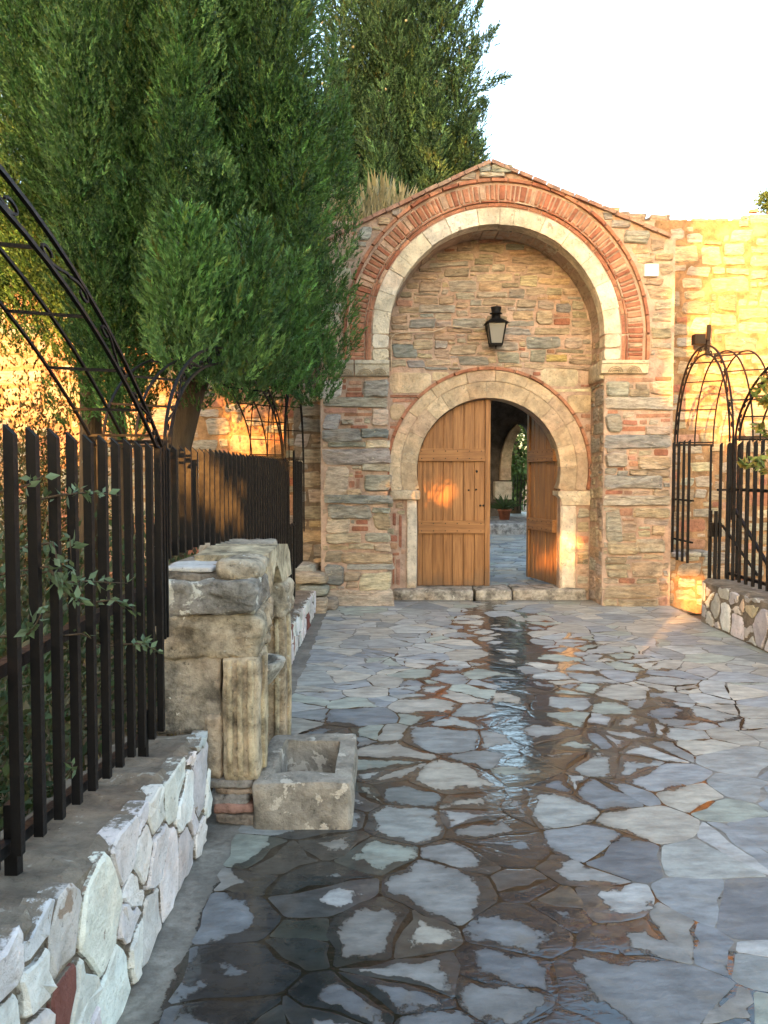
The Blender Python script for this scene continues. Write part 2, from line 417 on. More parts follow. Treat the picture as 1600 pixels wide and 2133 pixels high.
def wall_poly(name, outline, y0, y1, mat, parent, loc=None):
    bm = bmesh.new(); vs = [bm.verts.new((x, y0, z)) for x, z in outline]
    f = bm.faces.new(vs); r = bmesh.ops.extrude_face_region(bm, geom=[f])
    for e in r['geom']:
        if isinstance(e, bmesh.types.BMVert): e.co.y = y1
    bmesh.ops.recalc_face_normals(bm, faces=bm.faces)
    bmesh.ops.triangulate(bm, faces=[q for q in bm.faces if len(q.verts) > 4])
    base = Vector(loc if loc is not None else WL[parent.name]); bmesh.ops.translate(bm, verts=bm.verts, vec=-base)
    me = bpy.data.meshes.new(name); bm.to_mesh(me); bm.free(); me.materials.append(mat)
    return link(bpy.data.objects.new(name, me), parent, base)
def arc(c, r, a0, a1, n): return [(c[0] + r * math.cos(a0 + (a1 - a0) * i / n), c[1] + r * math.sin(a0 + (a1 - a0) * i / n)) for i in range(n + 1)]
def rough_block(name, x0, x1, y0, y1, z0, z1, mat, parent, col, n=6, rd=.03, amp=.012, sc=7, seed=0, loc=None):
    bm = bmesh.new(); bmesh.ops.create_cube(bm, size=2.); bmesh.ops.subdivide_edges(bm, edges=bm.edges, cuts=n, use_grid_fill=True)
    c = Vector(((x0 + x1) / 2, (y0 + y1) / 2, (z0 + z1) / 2)); h = Vector(((x1 - x0) / 2, (y1 - y0) / 2, (z1 - z0) / 2))
    for v in bm.verts:
        p = Vector((v.co.x * h.x, v.co.y * h.y, v.co.z * h.z))
        q = Vector([max(-h[i] + rd, min(h[i] - rd, p[i])) for i in range(3)])
        d = p - q
        if d.length > 1e-9: p = q + d.normalized() * min(rd, d.length)
        w_ = c + p; nz = mnoise.noise_vector(w_ * sc + Vector((seed * 3.1, 0, 0))) * amp + mnoise.noise_vector(w_ * sc * 3) * amp * .5 + mnoise.noise_vector(w_ * sc * 8) * amp * .25
        v.co = w_ + nz
    base = Vector(loc) if loc is not None else Vector((c.x, c.y, z0)); bmesh.ops.translate(bm, verts=bm.verts, vec=-base)
    me = bpy.data.meshes.new(name); bm.to_mesh(me); bm.free(); setcol(me, col); me.shade_smooth(); me.materials.append(mat)
    return link(bpy.data.objects.new(name, me), parent, base)

# ------------------------------------------------------------------ ground and paving
def wet_at(x, y):
    """how much of the running water reaches a spot of the paving, 0 dry .. 1 under water"""
    ys = [0, 1.8, 2.5, 3.4, 4.2, 5., 6., 7., 8., 8.8, 9.7, 11]
    xc = np.interp(y, ys, [.1, .10, .2, .38, .62, .95, 1.15, 1.22, 1.25, 1.25, 1.22, 1.3])
    hw = np.interp(y, ys, [1., 1.0, 1.0, 1.08, 1.25, 1.55, 1.42, 1.15, .9, .6, .25, .1])
    e = 1 - np.abs(x - xc) / hw
    a = np.clip(e * 2.2, -1.4, 1) * np.interp(y, [2.2, 3.6, 4.5], [.42, .42, .42])
    core = np.exp(-((x + .10 * np.sin(y * 2.3) + .07 * np.sin(y * 5.1 + 1) + .05 * np.sin(x * 7 + y * 3) - np.interp(y, ys, [.4, .4, .45, .6, .72, .85, .98, 1.08, 1.15, 1.18, 1.2, 1.2])) / np.interp(y, ys, [.3, .3, .28, .26, .24, .22, .2, .2, .18, .15, .12, .1])) ** 2) * np.interp(y, [2.6, 3.6, 4.6], [.08, .2, .32])
    left = np.exp(-((x + np.interp(y, [1.8, 3.4], [.40, .34])) / .24) ** 2) * np.interp(y, [1.5, 2.4, 3.2, 3.5, 4.3, 4.9, 5.4], [.55, .5, .42, .2, .2, .25, 0]) - np.clip((-.56 - x) / .1, 0, 1) * np.interp(y, [2.0, 2.5, 3.3, 3.6], [0, .45, .45, .1])
    return np.clip(a + core + left * (x > -.75), -.6, 1)
def ngrid(x0, x1, y0, y1, nx, ny, z=0.):
    xs = np.linspace(x0, x1, nx + 1); ys = np.linspace(y0, y1, ny + 1)
    v = [(x, y, z) for y in ys for x in xs]
    f = [(j * (nx + 1) + i, j * (nx + 1) + i + 1, (j + 1) * (nx + 1) + i + 1, (j + 1) * (nx + 1) + i) for j in range(ny) for i in range(nx)]
    return np.array(v), f
g = MB(); g.add([(-600, -600, -.12), (600, -600, -.12), (600, 900, -.12), (-600, 900, -.12)], [(0, 1, 2, 3)])
tag(g.build('ground', M['earth']), kind='structure')

def clip_poly(poly, nx, ny, c):
    out = []
    for i in range(len(poly)):
        a, b = poly[i], poly[(i + 1) % len(poly)]
        da, db = a[0] * nx + a[1] * ny - c, b[0] * nx + b[1] * ny - c
        if da <= 0: out.append(a)
        if da * db < 0:
            t = da / (da - db); out.append((a[0] + (b[0] - a[0]) * t, a[1] + (b[1] - a[1]) * t))
    return out
def parea(p): return abs(sum(p[i][0] * p[(i + 1) % len(p)][1] - p[(i + 1) % len(p)][0] * p[i][1] for i in range(len(p)))) / 2
def crazy(x0, x1, y0, y1, n, rnd, split=.35, wjit=.02, asp=1.):
    pts = []; tries = 0; rad = math.sqrt((x1 - x0) * (y1 - y0) / n) * .72
    while len(pts) < n and tries < 60000:
        tries += 1; q = (rnd.uniform(x0, x1), rnd.uniform(y0, y1)); rr = rad * rnd.choice((.45, .7, 1.0, 1.5))
        if all((q[0] - p[0]) ** 2 + ((q[1] - p[1]) * asp) ** 2 > (rr * .5 + p[3] * .5) ** 2 for p in pts): pts.append((q[0], q[1], rr * rr * .35, rr))
    polys = []
    for i, p in enumerate(pts):
        poly = [(x0, y0), (x1, y0), (x1, y1), (x0, y1)]
        for j, q in enumerate(pts):
            if i == j: continue
            dx, dy = q[0] - p[0], q[1] - p[1]; d2 = dx * dx + dy * dy
            if d2 > (rad * 5) ** 2: continue
            c = (q[0] ** 2 - p[0] ** 2 + q[1] ** 2 - p[1] ** 2 + p[2] - q[2]) / 2
            poly = clip_poly(poly, dx, dy, c)
            if len(poly) < 3: break
        if len(poly) < 3: continue
        if rnd.random() < split and parea(poly) > rad * rad * .5:
            cx = sum(a[0] for a in poly) / len(poly); cy = sum(a[1] for a in poly) / len(poly); t = rnd.uniform(0, math.pi)
            nx, ny = math.cos(t), math.sin(t); c = cx * nx + cy * ny + rnd.uniform(-.04, .04)
            for s in (1, -1):
                h = clip_poly(poly, nx * s, ny * s, c * s)
                if len(h) >= 3: polys.append(h)
        else: polys.append(poly)
    return polys
def inset_poly(poly, d):
    cx = sum(a[0] for a in poly) / len(poly); cy = sum(a[1] for a in poly) / len(poly); out = []
    if sum(poly[i][0] * poly[(i + 1) % len(poly)][1] - poly[(i + 1) % len(poly)][0] * poly[i][1] for i in range(len(poly))) < 0: poly = poly[::-1]
    res = list(poly)
    for i in range(len(poly)):
        a, b = poly[i], poly[(i + 1) % len(poly)]; ex, ey = b[0] - a[0], b[1] - a[1]; l = math.hypot(ex, ey)
        if l < 1e-6: continue
        nx, ny = ey / l, -ex / l
        res = clip_poly(res, nx, ny, a[0] * nx + a[1] * ny - d)
        if len(res) < 3: return None
    return res
def slab_outline(poly, rnd, joint, tgt=11):
    p = inset_poly(poly, joint)
    if not p or parea(p) < .0025: return None
    o = []; per = sum(math.dist(p[i], p[(i + 1) % len(p)]) for i in range(len(p)))
    for i in range(len(p)):
        a, b = p[i], p[(i + 1) % len(p)]; l = math.dist(a, b)
        if l < .012: continue
        k = max(1, round(l / per * tgt))
        for s in range(k):
            t = s / k + (.12 / k if s == 0 else rnd.uniform(-.1, .1) / k); j = 0 if s == 0 else min(.02, l * .10)
            o.append((a[0] + (b[0] - a[0]) * t + rnd.uniform(-j, j), a[1] + (b[1] - a[1]) * t + rnd.uniform(-j, j)))
        if k == 1 or True:
            t = 1 - .14 / max(k, 1); o.append((a[0] + (b[0] - a[0]) * t, a[1] + (b[1] - a[1]) * t))
    return o if len(o) >= 4 else None
def slab_geo(o, h, rnd, z0=0.):
    n = len(o); cx = sum(a[0] for a in o) / n; cy = sum(a[1] for a in o) / n
    rm = sum(math.dist(a, (cx, cy)) for a in o) / n
    tx, ty = rnd.uniform(-.0022, .0022), rnd.uniform(-.0022, .0022)
    def ring(k, z): return [(cx + (x - cx) * k, cy + (y - cy) * k, z0 + z + tx * (x - cx) + ty * (y - cy)) for x, y in o]
    k1 = max(.5, 1 - .010 / rm); k2 = max(.5, 1 - .05 / rm)
    v = ring(1, -.008) + ring(1, h - .0004) + ring(k1, h) + ring(k2, h + .0005) + [(cx, cy, z0 + h + .001)]
    f = [(r * n + k, r * n + (k + 1) % n, (r + 1) * n + (k + 1) % n, (r + 1) * n + k) for r in range(3) for k in range(n)]
    f += [(3 * n + k, 3 * n + (k + 1) % n, 4 * n) for k in range(n)]
    ed = [0.] * (2 * n) + [.008] * n + [rm * (1 - k2) * .85] * n + [rm * .8]
    wv = wet_at(np.array([a[0] for a in v]), np.array([a[1] for a in v]))
    return v, f, ed, wv.tolist(), (cx, cy, z0)
SLATE = [(0.271, 0.284, 0.275), (0.316, 0.325, 0.301), (0.207, 0.225, 0.234), (0.354, 0.338, 0.29), (0.286, 0.307, 0.261), (0.363, 0.338, 0.282), (0.233, 0.241, 0.23), (0.334, 0.339, 0.319), (0.248, 0.261, 0.265), (0.317, 0.295, 0.25)]
path_v, path_f = ngrid(-.80, 3.24, -3, 9.75, 80, 240)
path = mk('path', path_v, path_f, M['bed'], attrs={'wet': wet_at(path_v[:, 0], path_v[:, 1])}); path['kind'] = 'structure'
WL['path'] = Vector((0, 0, 0))
r1 = random.Random(21)
slabs = []
for poly in crazy(-.62, 3.22, .9, 9.62, 430, r1, .38):
    cy = sum(a[1] for a in poly) / len(poly)
    o = slab_outline(poly, r1, r1.uniform(.002, .0065))
    if o: slabs.append((cy, o))
SHADE_BLUE = [(0.179, 0.19, 0.2), (0.203, 0.212, 0.217), (0.158, 0.165, 0.172), (0.219, 0.219, 0.212), (0.188, 0.202, 0.191), (0.234, 0.224, 0.203), (0.267, 0.264, 0.249)]  # foreground sky tint and shade put into the slab colours
def sees(y): return y if y > 2.0 else 50 - y
slabs.sort(key=lambda s: -parea(s[1]) / max(sees(s[0]), 1) ** 3)
stuff = MB(); s_ed, s_w = [], []
for i, (cy, o) in enumerate(slabs):
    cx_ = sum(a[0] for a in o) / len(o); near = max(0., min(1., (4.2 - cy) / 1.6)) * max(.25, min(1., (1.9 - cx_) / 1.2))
    c = r1.choice(SHADE_BLUE) if r1.random() < .85 * near else r1.choice(SLATE); gq = (1 + r1.uniform(-.16, .16)) * (1 - .12 * near) * (1.22 if cy > 5.2 else 1); c = tuple(x * gq for x in c)  # near slabs painted bluer and darker as foreground shade; far ones lightened
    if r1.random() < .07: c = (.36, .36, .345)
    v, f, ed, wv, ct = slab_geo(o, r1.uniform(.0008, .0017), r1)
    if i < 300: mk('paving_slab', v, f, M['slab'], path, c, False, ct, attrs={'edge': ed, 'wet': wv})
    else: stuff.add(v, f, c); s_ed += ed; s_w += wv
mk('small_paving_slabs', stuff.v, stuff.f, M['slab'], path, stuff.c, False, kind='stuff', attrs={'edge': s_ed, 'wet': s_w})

# ------------------------------------------------------------------ gatehouse
CA = Fp(1034, 696)                        # centre of the great arch
pxF = (Fp(1134, 696)[0] - Fp(1034, 696)[0]) / 100
RW0, RW1, RB0, RB1, RO0, RO1 = [r * pxF for r in (226.5, 259, 275, 305, 311, 318)]
GX0, GX1 = Fp(668, 900)[0], Fp(1401, 900)[0]
APEX = Fp(1022, 338); EVL = Fp(668, 505); EVR = Fp(1396, 494)
ZSP = Fp(1034, 752)[1]                    # springing of the great arch
gate = thing('gatehouse', 'stone and brick gatehouse with tall round arch, pediment and wooden double door', 'gatehouse', (CA[0], YF, 0))
mas = Masonry(gate)
JL, JR = CA[0] - RW0, CA[0] + RW0
ol = [(GX0, -.05), (GX0, EVL[1]), APEX, (GX1, EVR[1]), (GX1, -.05), (JR, -.05)] + [(CA[0] + RW0 * math.cos(a), CA[1] + RW0 * math.sin(a)) for a in np.linspace(0, math.pi, 41)] + [(JL, -.05)]
wall_poly('wall', ol, YF, YI + .02, M['mortar'], gate)
CD = Ip(1018, 979); pxI = (Ip(1118, 900)[0] - Ip(1018, 900)[0]) / 100
RD0, RD1, RD2, RD3 = [r * pxI for r in (150, 184, 207, 213)]
DL, DR = CD[0] - RD0, CD[0] + RD0
ol = [(GX0 + .05, -.05), (GX0 + .05, 4.45), (GX1 - .05, 4.45), (GX1 - .05, -.05), (DR, -.05)] + [(CD[0] + RD0 * math.cos(a), CD[1] + RD0 * math.sin(a)) for a in np.linspace(0, math.pi, 41)] + [(DL, -.05)]
wall_poly('recessed_wall', ol, YI, YI + .33, M['mortar'], gate)

def wedge(c, r0, r1, a0, a1, rnd, jr=.0):
    k = 3; j = rnd.uniform(-jr, jr); j2 = rnd.uniform(-jr, jr)
    return [(c[0] + (r0 + j) * math.cos(a0 + (a1 - a0) * i / k), c[1] + (r0 + j) * math.sin(a0 + (a1 - a0) * i / k)) for i in range(k + 1)][::-1] + \
           [(c[0] + (r1 + j2) * math.cos(a0 + (a1 - a0) * i / k), c[1] + (r1 + j2) * math.sin(a0 + (a1 - a0) * i / k)) for i in range(k + 1)]
def fixw(o):
    a = sum(o[i][0] * o[(i + 1) % len(o)][1] - o[(i + 1) % len(o)][0] * o[i][1] for i in range(len(o)))
    return o if a > 0 else o[::-1]
def ring(name, c, r0, r1, a0, a1, n, Y, depth, mat, cols, proud, rnd, gap=.006, jr=.0, var=.3, inset=.92):
    ed = [a0]; ws = [1 + rnd.uniform(-var, var) for _ in range(n)]; tot = sum(ws)
    for q in ws: ed.append(ed[-1] + (a1 - a0) * q / tot)
    ga = gap / ((r0 + r1) / 2)
    for i in range(n):
        o = fixw(wedge(c, r0, r1, ed[i] + ga, ed[i + 1] - ga, rnd, jr)); cl = rnd.choice(cols); gq = 1 + rnd.uniform(-.14, .14)
        mas.put(name, rock(o, FRONT(Y), proud * (1 + rnd.uniform(-.3, .3)), depth, inset, .15, rnd, .5), mat, tuple(x * gq for x in cl), (r1 - r0) * r0 * abs(ed[i + 1] - ed[i]))
r2 = random.Random(5)
CREAM = [(.62, .545, .41), (.66, .585, .45), (.58, .51, .38), (.68, .62, .51)]
ring('arch_stone', CA, RW0 - .012, RW1, 0, math.pi, 15, YF, .2, M['block'], CREAM, .018, r2, .0015, .006, .4, .985)
for sx in (-1, 1):      # stilted feet of the cream ring
    z = ZSP
    for hh in (.14, CA[1] - ZSP - .14):
        u0, u1 = sorted((CA[0] + sx * (RW0 - .012), CA[0] + sx * RW1))
        mas.put('arch_stone', rock(bricko(u0, z + .004, u1, z + hh - .004, r2), FRONT(YF), .02, .2, .93, .1, r2), M['block'], r2.choice(CREAM), .05); z += hh
ring('soffit_stone', CA, RW0 - .006, RW0 + .12, .02, math.pi - .02, 24, YF + .215, YI - YF - .235, M['stone'], PAL['t'] + PAL['s'], .004, r2, .008, .008)
BR = [(.345, .155, .092), (.39, .19, .115), (.30, .12, .072), (.36, .17, .105), (.45, .31, .22), (.325, .135, .082)]
ring('arch_band', CA, RW1 + .012, RW1 + .05, -.0, math.pi, 22, YF, .05, M['brick'], BR, .012, r2, .004)
ring('arch_band', CA, RW1 + .056, RB0 - .012, 0, math.pi, 22, YF, .05, M['brick'], BR, .03, r2, .004)
ring('arch_brick', CA, RB0, RB1, 0, math.pi, 82, YF, .05, M['brick'], BR, .018, r2, .0095, .005, .35, .9)
ring('arch_band', CA, RO0, RO1, 0, math.pi, 26, YF, .05, M['brick'], BR[:4], .045, r2, .003)
for sx in (-1, 1):      # straight feet of the brick rings
    n = 6; h = (CA[1] - ZSP) / n
    for i in range(n):
        u0, u1 = sorted((CA[0] + sx * RB0, CA[0] + sx * RB1))
        mas.put('arch_brick', rock(bricko(u0, ZSP + i * h + .007, u1, ZSP + (i + 1) * h - .007, r2), FRONT(YF), .018, .05, .86, .15, r2), M['brick'], r2.choice(BR), .01)
    for a, b, pr in ((RW1 + .012, RW1 + .05, .012), (RW1 + .056, RB0 - .012, .03), (RO0, RO1, .045)):
        u0, u1 = sorted((CA[0] + sx * a, CA[0] + sx * b))
        mas.put('arch_band', rock(bricko(u0, ZSP, u1, CA[1], r2), FRONT(YF), pr, .05, .9, .1, r2), M['brick'], r2.choice(BR[:4]), .01)
# door arch
TAN = [(.52, .405, .27), (.49, .38, .255), (.55, .44, .30), (.51, .385, .27)]
ring('door_arch_stone', CD, RD0, RD1, -.26, math.pi + .26, 13, YI, .3, M['block'], TAN, .010, r2, .001, .002, .3, .985)
ring('door_arch_stone', CD, RD1 + .004, RD2, -.22, math.pi + .22, 11, YI, .2, M['block'], TAN, .016, r2, .001, .002, .3, .985)
ring('door_arch_band', CD, RD2 + .002, RD3 + .006, -.2, math.pi + .2, 18, YI, .05, M['brick'], BR[:4], .04, r2, .003)

# pilasters: stones read off the photograph
zl = lambda x, y: (660 + x / 3.677, 720 + y / 3.677)
zr = lambda x, y: (1140 + x / 3.743, 720 + y / 3.743)
z1 = lambda x, y: (640 + x / 2, 300 + y / 2)
z2 = lambda x, y: (640 + x / 2, 740 + y / 2)
LEFT = '''45 262 190 395 w;190 255 225 285 b;195 300 225 335 b;245 268 342 302 b;230 320 343 350 b;222 358 360 394 b;355 268 545 388 s;62 400 525 465 s;55 475 310 515 b;315 475 420 495 b;210 515 425 540 b;425 487 545 615 c;55 530 170 638 w;195 570 275 597 t;290 556 350 585 b;260 610 390 634 b;50 642 330 735 s;345 640 545 700 s;100 742 370 772 s;375 730 555 780 c;60 792 545 905 s;355 908 555 955 t;65 930 240 1140 c;295 960 345 982 b;290 988 355 1012 b;303 1016 327 1092 b;235 1105 335 1137 t;370 990 565 1110 s;75 1150 565 1205 s;90 1225 405 1320 s;430 1245 555 1275 s;440 1282 565 1410 t;80 1330 250 1435 c;300 1335 390 1370 b;265 1383 395 1420 b;80 1442 330 1510 t;380 1440 560 1500 s;250 1520 430 1552 t;440 1520 560 1570 t;70 1580 190 1655 t;195 1590 570 1660 t;245 1675 580 1710 s;75 1680 205 1825 s;335 1745 565 1870 c;215 1735 325 1800 t;105 1878 575 2040 c'''
RIGHT = '''535 250 825 285 b;460 285 630 395 s;640 345 790 400 t;690 300 775 340 t;805 285 965 378 c;840 242 970 272 b;470 405 955 495 s;470 502 550 532 b;690 530 960 562 b;885 568 960 595 b;590 580 700 618 b;720 580 780 612 b;580 632 765 668 b;460 540 575 665 s;770 632 950 690 t;460 702 950 800 s;470 808 610 835 t;460 842 620 940 t;630 860 690 890 b;640 900 730 940 b;600 910 622 970 b;710 865 950 958 t;830 808 945 855 b;550 980 620 1008 s;645 968 765 1005 t;775 968 950 1022 t;460 1015 885 1110 s;830 1125 945 1165 t;460 1172 940 1245 t;565 1265 665 1330 b;680 1270 945 1335 t;460 1305 575 1520 s;820 1410 910 1475 t;480 1540 700 1620 t;705 1515 910 1610 t;460 1650 610 1690 t;460 1705 640 1740 s;665 1685 890 1800 t;470 1752 620 1800 t;460 1870 860 1965 t;560 1980 850 2030 t'''
TYMP = '''595 572 700 612 s;470 570 555 615 t;575 520 670 550 t;770 503 820 530 c;890 550 955 590 c;845 605 905 640 s;720 578 805 610 t;680 652 725 672 s;470 672 610 700 s;430 730 530 765 s;610 730 740 765 s;955 698 1020 750 c;1040 668 1095 700 s;875 650 950 680 t;360 838 455 888 s;420 902 485 928 s;535 822 582 850 s;635 888 750 920 s;795 868 880 910 s;930 858 990 908 s;915 805 1050 850 s;1075 810 1140 850 t;1000 880 1080 905 y;370 650 440 675 b;445 820 520 855 t;600 840 700 875 t;700 480 770 500 t;1000 600 1060 625 t;860 700 940 730 t'''
INNER = '''345 70 518 155 a;522 70 590 105 a;975 55 1128 130 a;1132 70 1192 120 a;1140 122 1180 132 b;1000 140 1185 152 a;1085 160 1185 240 a;345 165 470 176 b;355 180 440 196 b;345 205 410 270 a;345 278 385 288 b;345 292 375 305 b;1140 245 1180 262 b'''
SPAN = '''715 88 760 118 s;770 92 850 120 s;720 122 820 140 t;640 120 700 150 s;355 268 390 300 s;215 350 265 400 w;1235 285 1270 312 s;1270 320 1345 348 s;1320 365 1420 412 s;300 310 345 335 t'''
def hand(txt, zf, Pf, plane, rnd):
    out = []
    for q in txt.split(';'):
        a = q.split(); x0, y0, x1, y1 = map(float, a[:4]); p = Pf(*zf(x0, y1)); r = Pf(*zf(x1, y0))
        rect = (p[0], p[1], r[0], r[1]); out.append(rect); k = a[4]
        if k not in 'ba': gx, gz = (rect[2] - rect[0]) * .03 + .006, (rect[3] - rect[1]) * .04 + .006; rect = (rect[0] - gx, rect[1] - gz, rect[2] + gx, rect[3] + gz)
        mas.stone(k, rect, plane, None if k in 'ba' else rnd.uniform(.02, .05) * (1 if plane is FR else .55), rnd, rnd.uniform(-.03, .03), None, 13 if k != 'b' else 8, jit=.09)
    return out
r3 = random.Random(11)
FR, IN = FRONT(YF), FRONT(YI)
tl = hand(LEFT, zl, Fp, FR, r3); tr_ = hand(RIGHT, zr, Fp, FR, r3); tt = hand(TYMP, z1, Ip, IN, r3); ti = hand(INNER, z2, Ip, IN, r3); ts = hand(SPAN, z1, Fp, FR, r3)
def fill(u0, v0, u1, v1, inside, taken, classes, plane, kinds, rnd, proud=None, jit=.16, mat=None, gap=.012):
    for rc in pack(u0, v0, u1, v1, inside, taken, classes, rnd, gap=gap):
        k = rnd.choice(kinds); thin = (rc[3] - rc[1]) < .055
        if k == 'b' and not thin and rc[2] - rc[0] > .2: k = 't'
        mas.stone(k, rc, plane, proud, rnd, rnd.uniform(-.07, .07), mat, 11, jit=jit)
ALL = lambda u, v: np.ones_like(u, bool)
CL_S = [(.12, .3, .05, .10, 500), (.07, .18, .03, .06, 900), (.05, .1, .022, .04, 1200)]
IMPZ = Fp(700, 786)[1]
fill(GX0 + .02, .0, JL - .01, IMPZ - .02, ALL, tl, CL_S, FR, 'ttttsb', r3)
fill(JR + .01, .0, GX1 - .02, IMPZ - .02, ALL, tr_, CL_S, FR, 'tttsbt', r3)
def in_tymp(u, v): return (np.hypot(u - CA[0], v - CA[1]) < RW0 + .0) * (v > CA[1]) + ((v <= CA[1]) & (np.abs(u - CA[0]) < RW0 + .02)) & (np.hypot(u - CD[0], v - CD[1]) > RD3 + .02)
ZT = Ip(900, 772)[1]
fill(JL - .02, ZT + .01, JR + .02, CA[1] + RW0, in_tymp, tt, [(.18, .45, .045, .09, 700), (.10, .28, .03, .06, 1800), (.06, .18, .02, .035, 3000)], IN, 'ttttttttsb', r3, gap=.010)
fill(JL - .02, Ip(900, 1020)[1], JR + .02, ZT, in_tymp, ti, [(.08, .2, .05, .12, 300), (.05, .12, .025, .05, 500)], IN, 'ttcbb', r3)
ZC = Ip(900, 1042)[1]
vb = [(Ip(818, 1075)[0], Ip(818, 1095)[1], Ip(825, 1075)[0], Ip(818, 1068)[1]), (Ip(831, 1075)[0], Ip(818, 1140)[1], Ip(837, 1075)[0], Ip(818, 1075)[1]), (Ip(818, 1075)[0], Ip(818, 1220)[1], Ip(822, 1075)[0], Ip(818, 1160)[1]), (Ip(825, 1075)[0], Ip(818, 1218)[1], Ip(834, 1075)[0], Ip(818, 1162)[1]), (Ip(818, 1075)[0], Ip(818, 1157)[1], Ip(832, 1075)[0], Ip(818, 1151)[1])]
for rc in vb: mas.stone('b', rc, IN, .012, r3)
fill(JL, .05, Ip(846, 1100)[0], ZC, ALL, vb, [(.05, .12, .03, .07, 200)], IN, 'ttb', r3)
fill(Ip(1203, 1100)[0], .03, JR, ZC - .08, ALL, [], CL_S, IN, 'ttttb', r3)
def in_span(u, v):
    zl_ = np.where(u < APEX[0], EVL[1] + (u - EVL[0]) / (APEX[0] - EVL[0]) * (APEX[1] - EVL[1]), EVR[1] + (u - EVR[0]) / (APEX[0] - EVR[0]) * (APEX[1] - EVR[1]))
    return (v < zl_ - .05) & (((np.hypot(u - CA[0], v - CA[1]) > RO1 + .03) & (v > CA[1])) | ((v <= CA[1]) & (np.abs(u - CA[0]) > RO1 + .02)))
PLQ = (*Fp(1340, 577), *Fp(1369, 552))
fill(GX0 + .02, ZSP + .02, GX1 - .02, APEX[1], in_span, ts + [PLQ], [(.14, .4, .05, .12, 900), (.1, .24, .03, .06, 1200), (.05, .12, .025, .05, 1200)], FR, 'tttsbt', r3)
# right reveal of the recess
rv = XNEG(JR)
fill(YF + .015, .02, YI - .03, IMPZ - .05, ALL, [], [(.2, .4, .1, .22, 120), (.1, .2, .05, .1, 300), (.06, .12, .03, .06, 300)], rv, 'sttt', r3, .015)
fill(YF + .22, ZSP + .02, YI - .03, CA[1], ALL, [], [(.1, .2, .05, .12, 60)], rv, 'tt', r3, .006)
mas.finish()
# gable coping of thin tiles
for a, b, n in ((EVL, APEX, 13), (APEX, EVR, 13)):
    dx, dz = b[0] - a[0], b[1] - a[1]; L = math.hypot(dx, dz); ux, uz = dx / L, dz / L; nx, nz = -uz, ux
    for i in range(n):
        s0, s1 = L * i / n + .004, L * (i + 1) / n - .004; o_ = r3.uniform(-.004, .006)
        for lay, (h0, h1, pr) in enumerate(((-.018, .022, .055),)):
            q = [(a[0] + ux * s + nx * (h + o_), a[1] + uz * s + nz * (h + o_)) for s, h in ((s0, h0), (s1, h0), (s1, h1), (s0, h1))]
            v = [(x, YF - pr, z) for x, z in q] + [(x, YF + .25, z) for x, z in q]
            mk('coping_tile', v, [(0, 1, 2, 3), (7, 6, 5, 4), (0, 4, 5, 1), (1, 5, 6, 2), (2, 6, 7, 3), (3, 7, 4, 0)], M['brick'], gate, tuple(c * .5 + d * .5 for c, d in zip(tint('b', r3, .2), (.32, .24, .19))), loc=v[0])
rf = MB()
for a, b in ((EVL, APEX), (APEX, EVR)):
    v = [(a[0], YF + .05, a[1] - .03), (b[0], YF + .05, b[1] - .03), (b[0], 11.9, b[1] - .03), (a[0], 11.9, a[1] - .03)]
    rf.add(v + [(x, y, z - .12) for x, y, z in v], [(0, 1, 2, 3), (7, 6, 5, 4), (0, 4, 5, 1), (1, 5, 6, 2), (2, 6, 7, 3), (3, 7, 4, 0)])
rf.build('roof', M['mortar'], gate)
# imposts of the great arch
def impost(x0, x1, z0, z1, col, flip):
    prof = [(0, z0), (-.05, z0 + .01), (-.075, z0 + (z1 - z0) * .72), (-.09, z0 + (z1 - z0) * .78), (-.09, z1), (.12, z1), (.12, z0)]
    m = MB(); n = len(prof)
    for x in (x0, x1): m.v += [(x, YF - .005 + y, z) for y, z in prof]
    m.f += [(k, (k + 1) % n, n + (k + 1) % n, n + k) for k in range(n)] + [tuple(range(n))[::-1], tuple(range(n, 2 * n))]
    o = m.build('impost', M['block'], gate, col=col, loc=(x0, YF, z0))
    o['label'] = 'carved cream impost block'
    for cx in ((x0 * .7 + x1 * .3), (x0 * .3 + x1 * .7)):         # low relief palmettes
        c = MB()
        for rr in (.028, .046, .064):
            c.tube([(cx + rr * 1.25 * math.cos(t), YF - .068 - .012 * math.sin(t), z0 + .015 + rr * 1.1 * math.sin(t) * .95) for t in np.linspace(.1, math.pi - .1, 9)], .006, 5)
        c.build('relief_carving', M['block'], o, True, (.45, .37, .26))
    return o
zt, zb = Fp(700, 752)[1], Fp(700, 785)[1]
impost(Fp(677, 760)[0], Fp(737, 760)[0], zb, zt, (.42, .38, .31), 1); impost(Fp(740, 760)[0], Fp(811, 760)[0], zb, zt, (.46, .42, .34), 1)
zt, zb = Fp(1300, 752)[1], Fp(1300, 780)[1]
impost(JR - .05, Fp(1347, 760)[0], zb, zt, (.60, .51, .36), 1)
rough_block('impost_return', JR - .045, JR + .05, YF + .02, YI - .01, zb - .05, zt, M['block'], gate, (.56, .50, .38), 4, .012, .004)
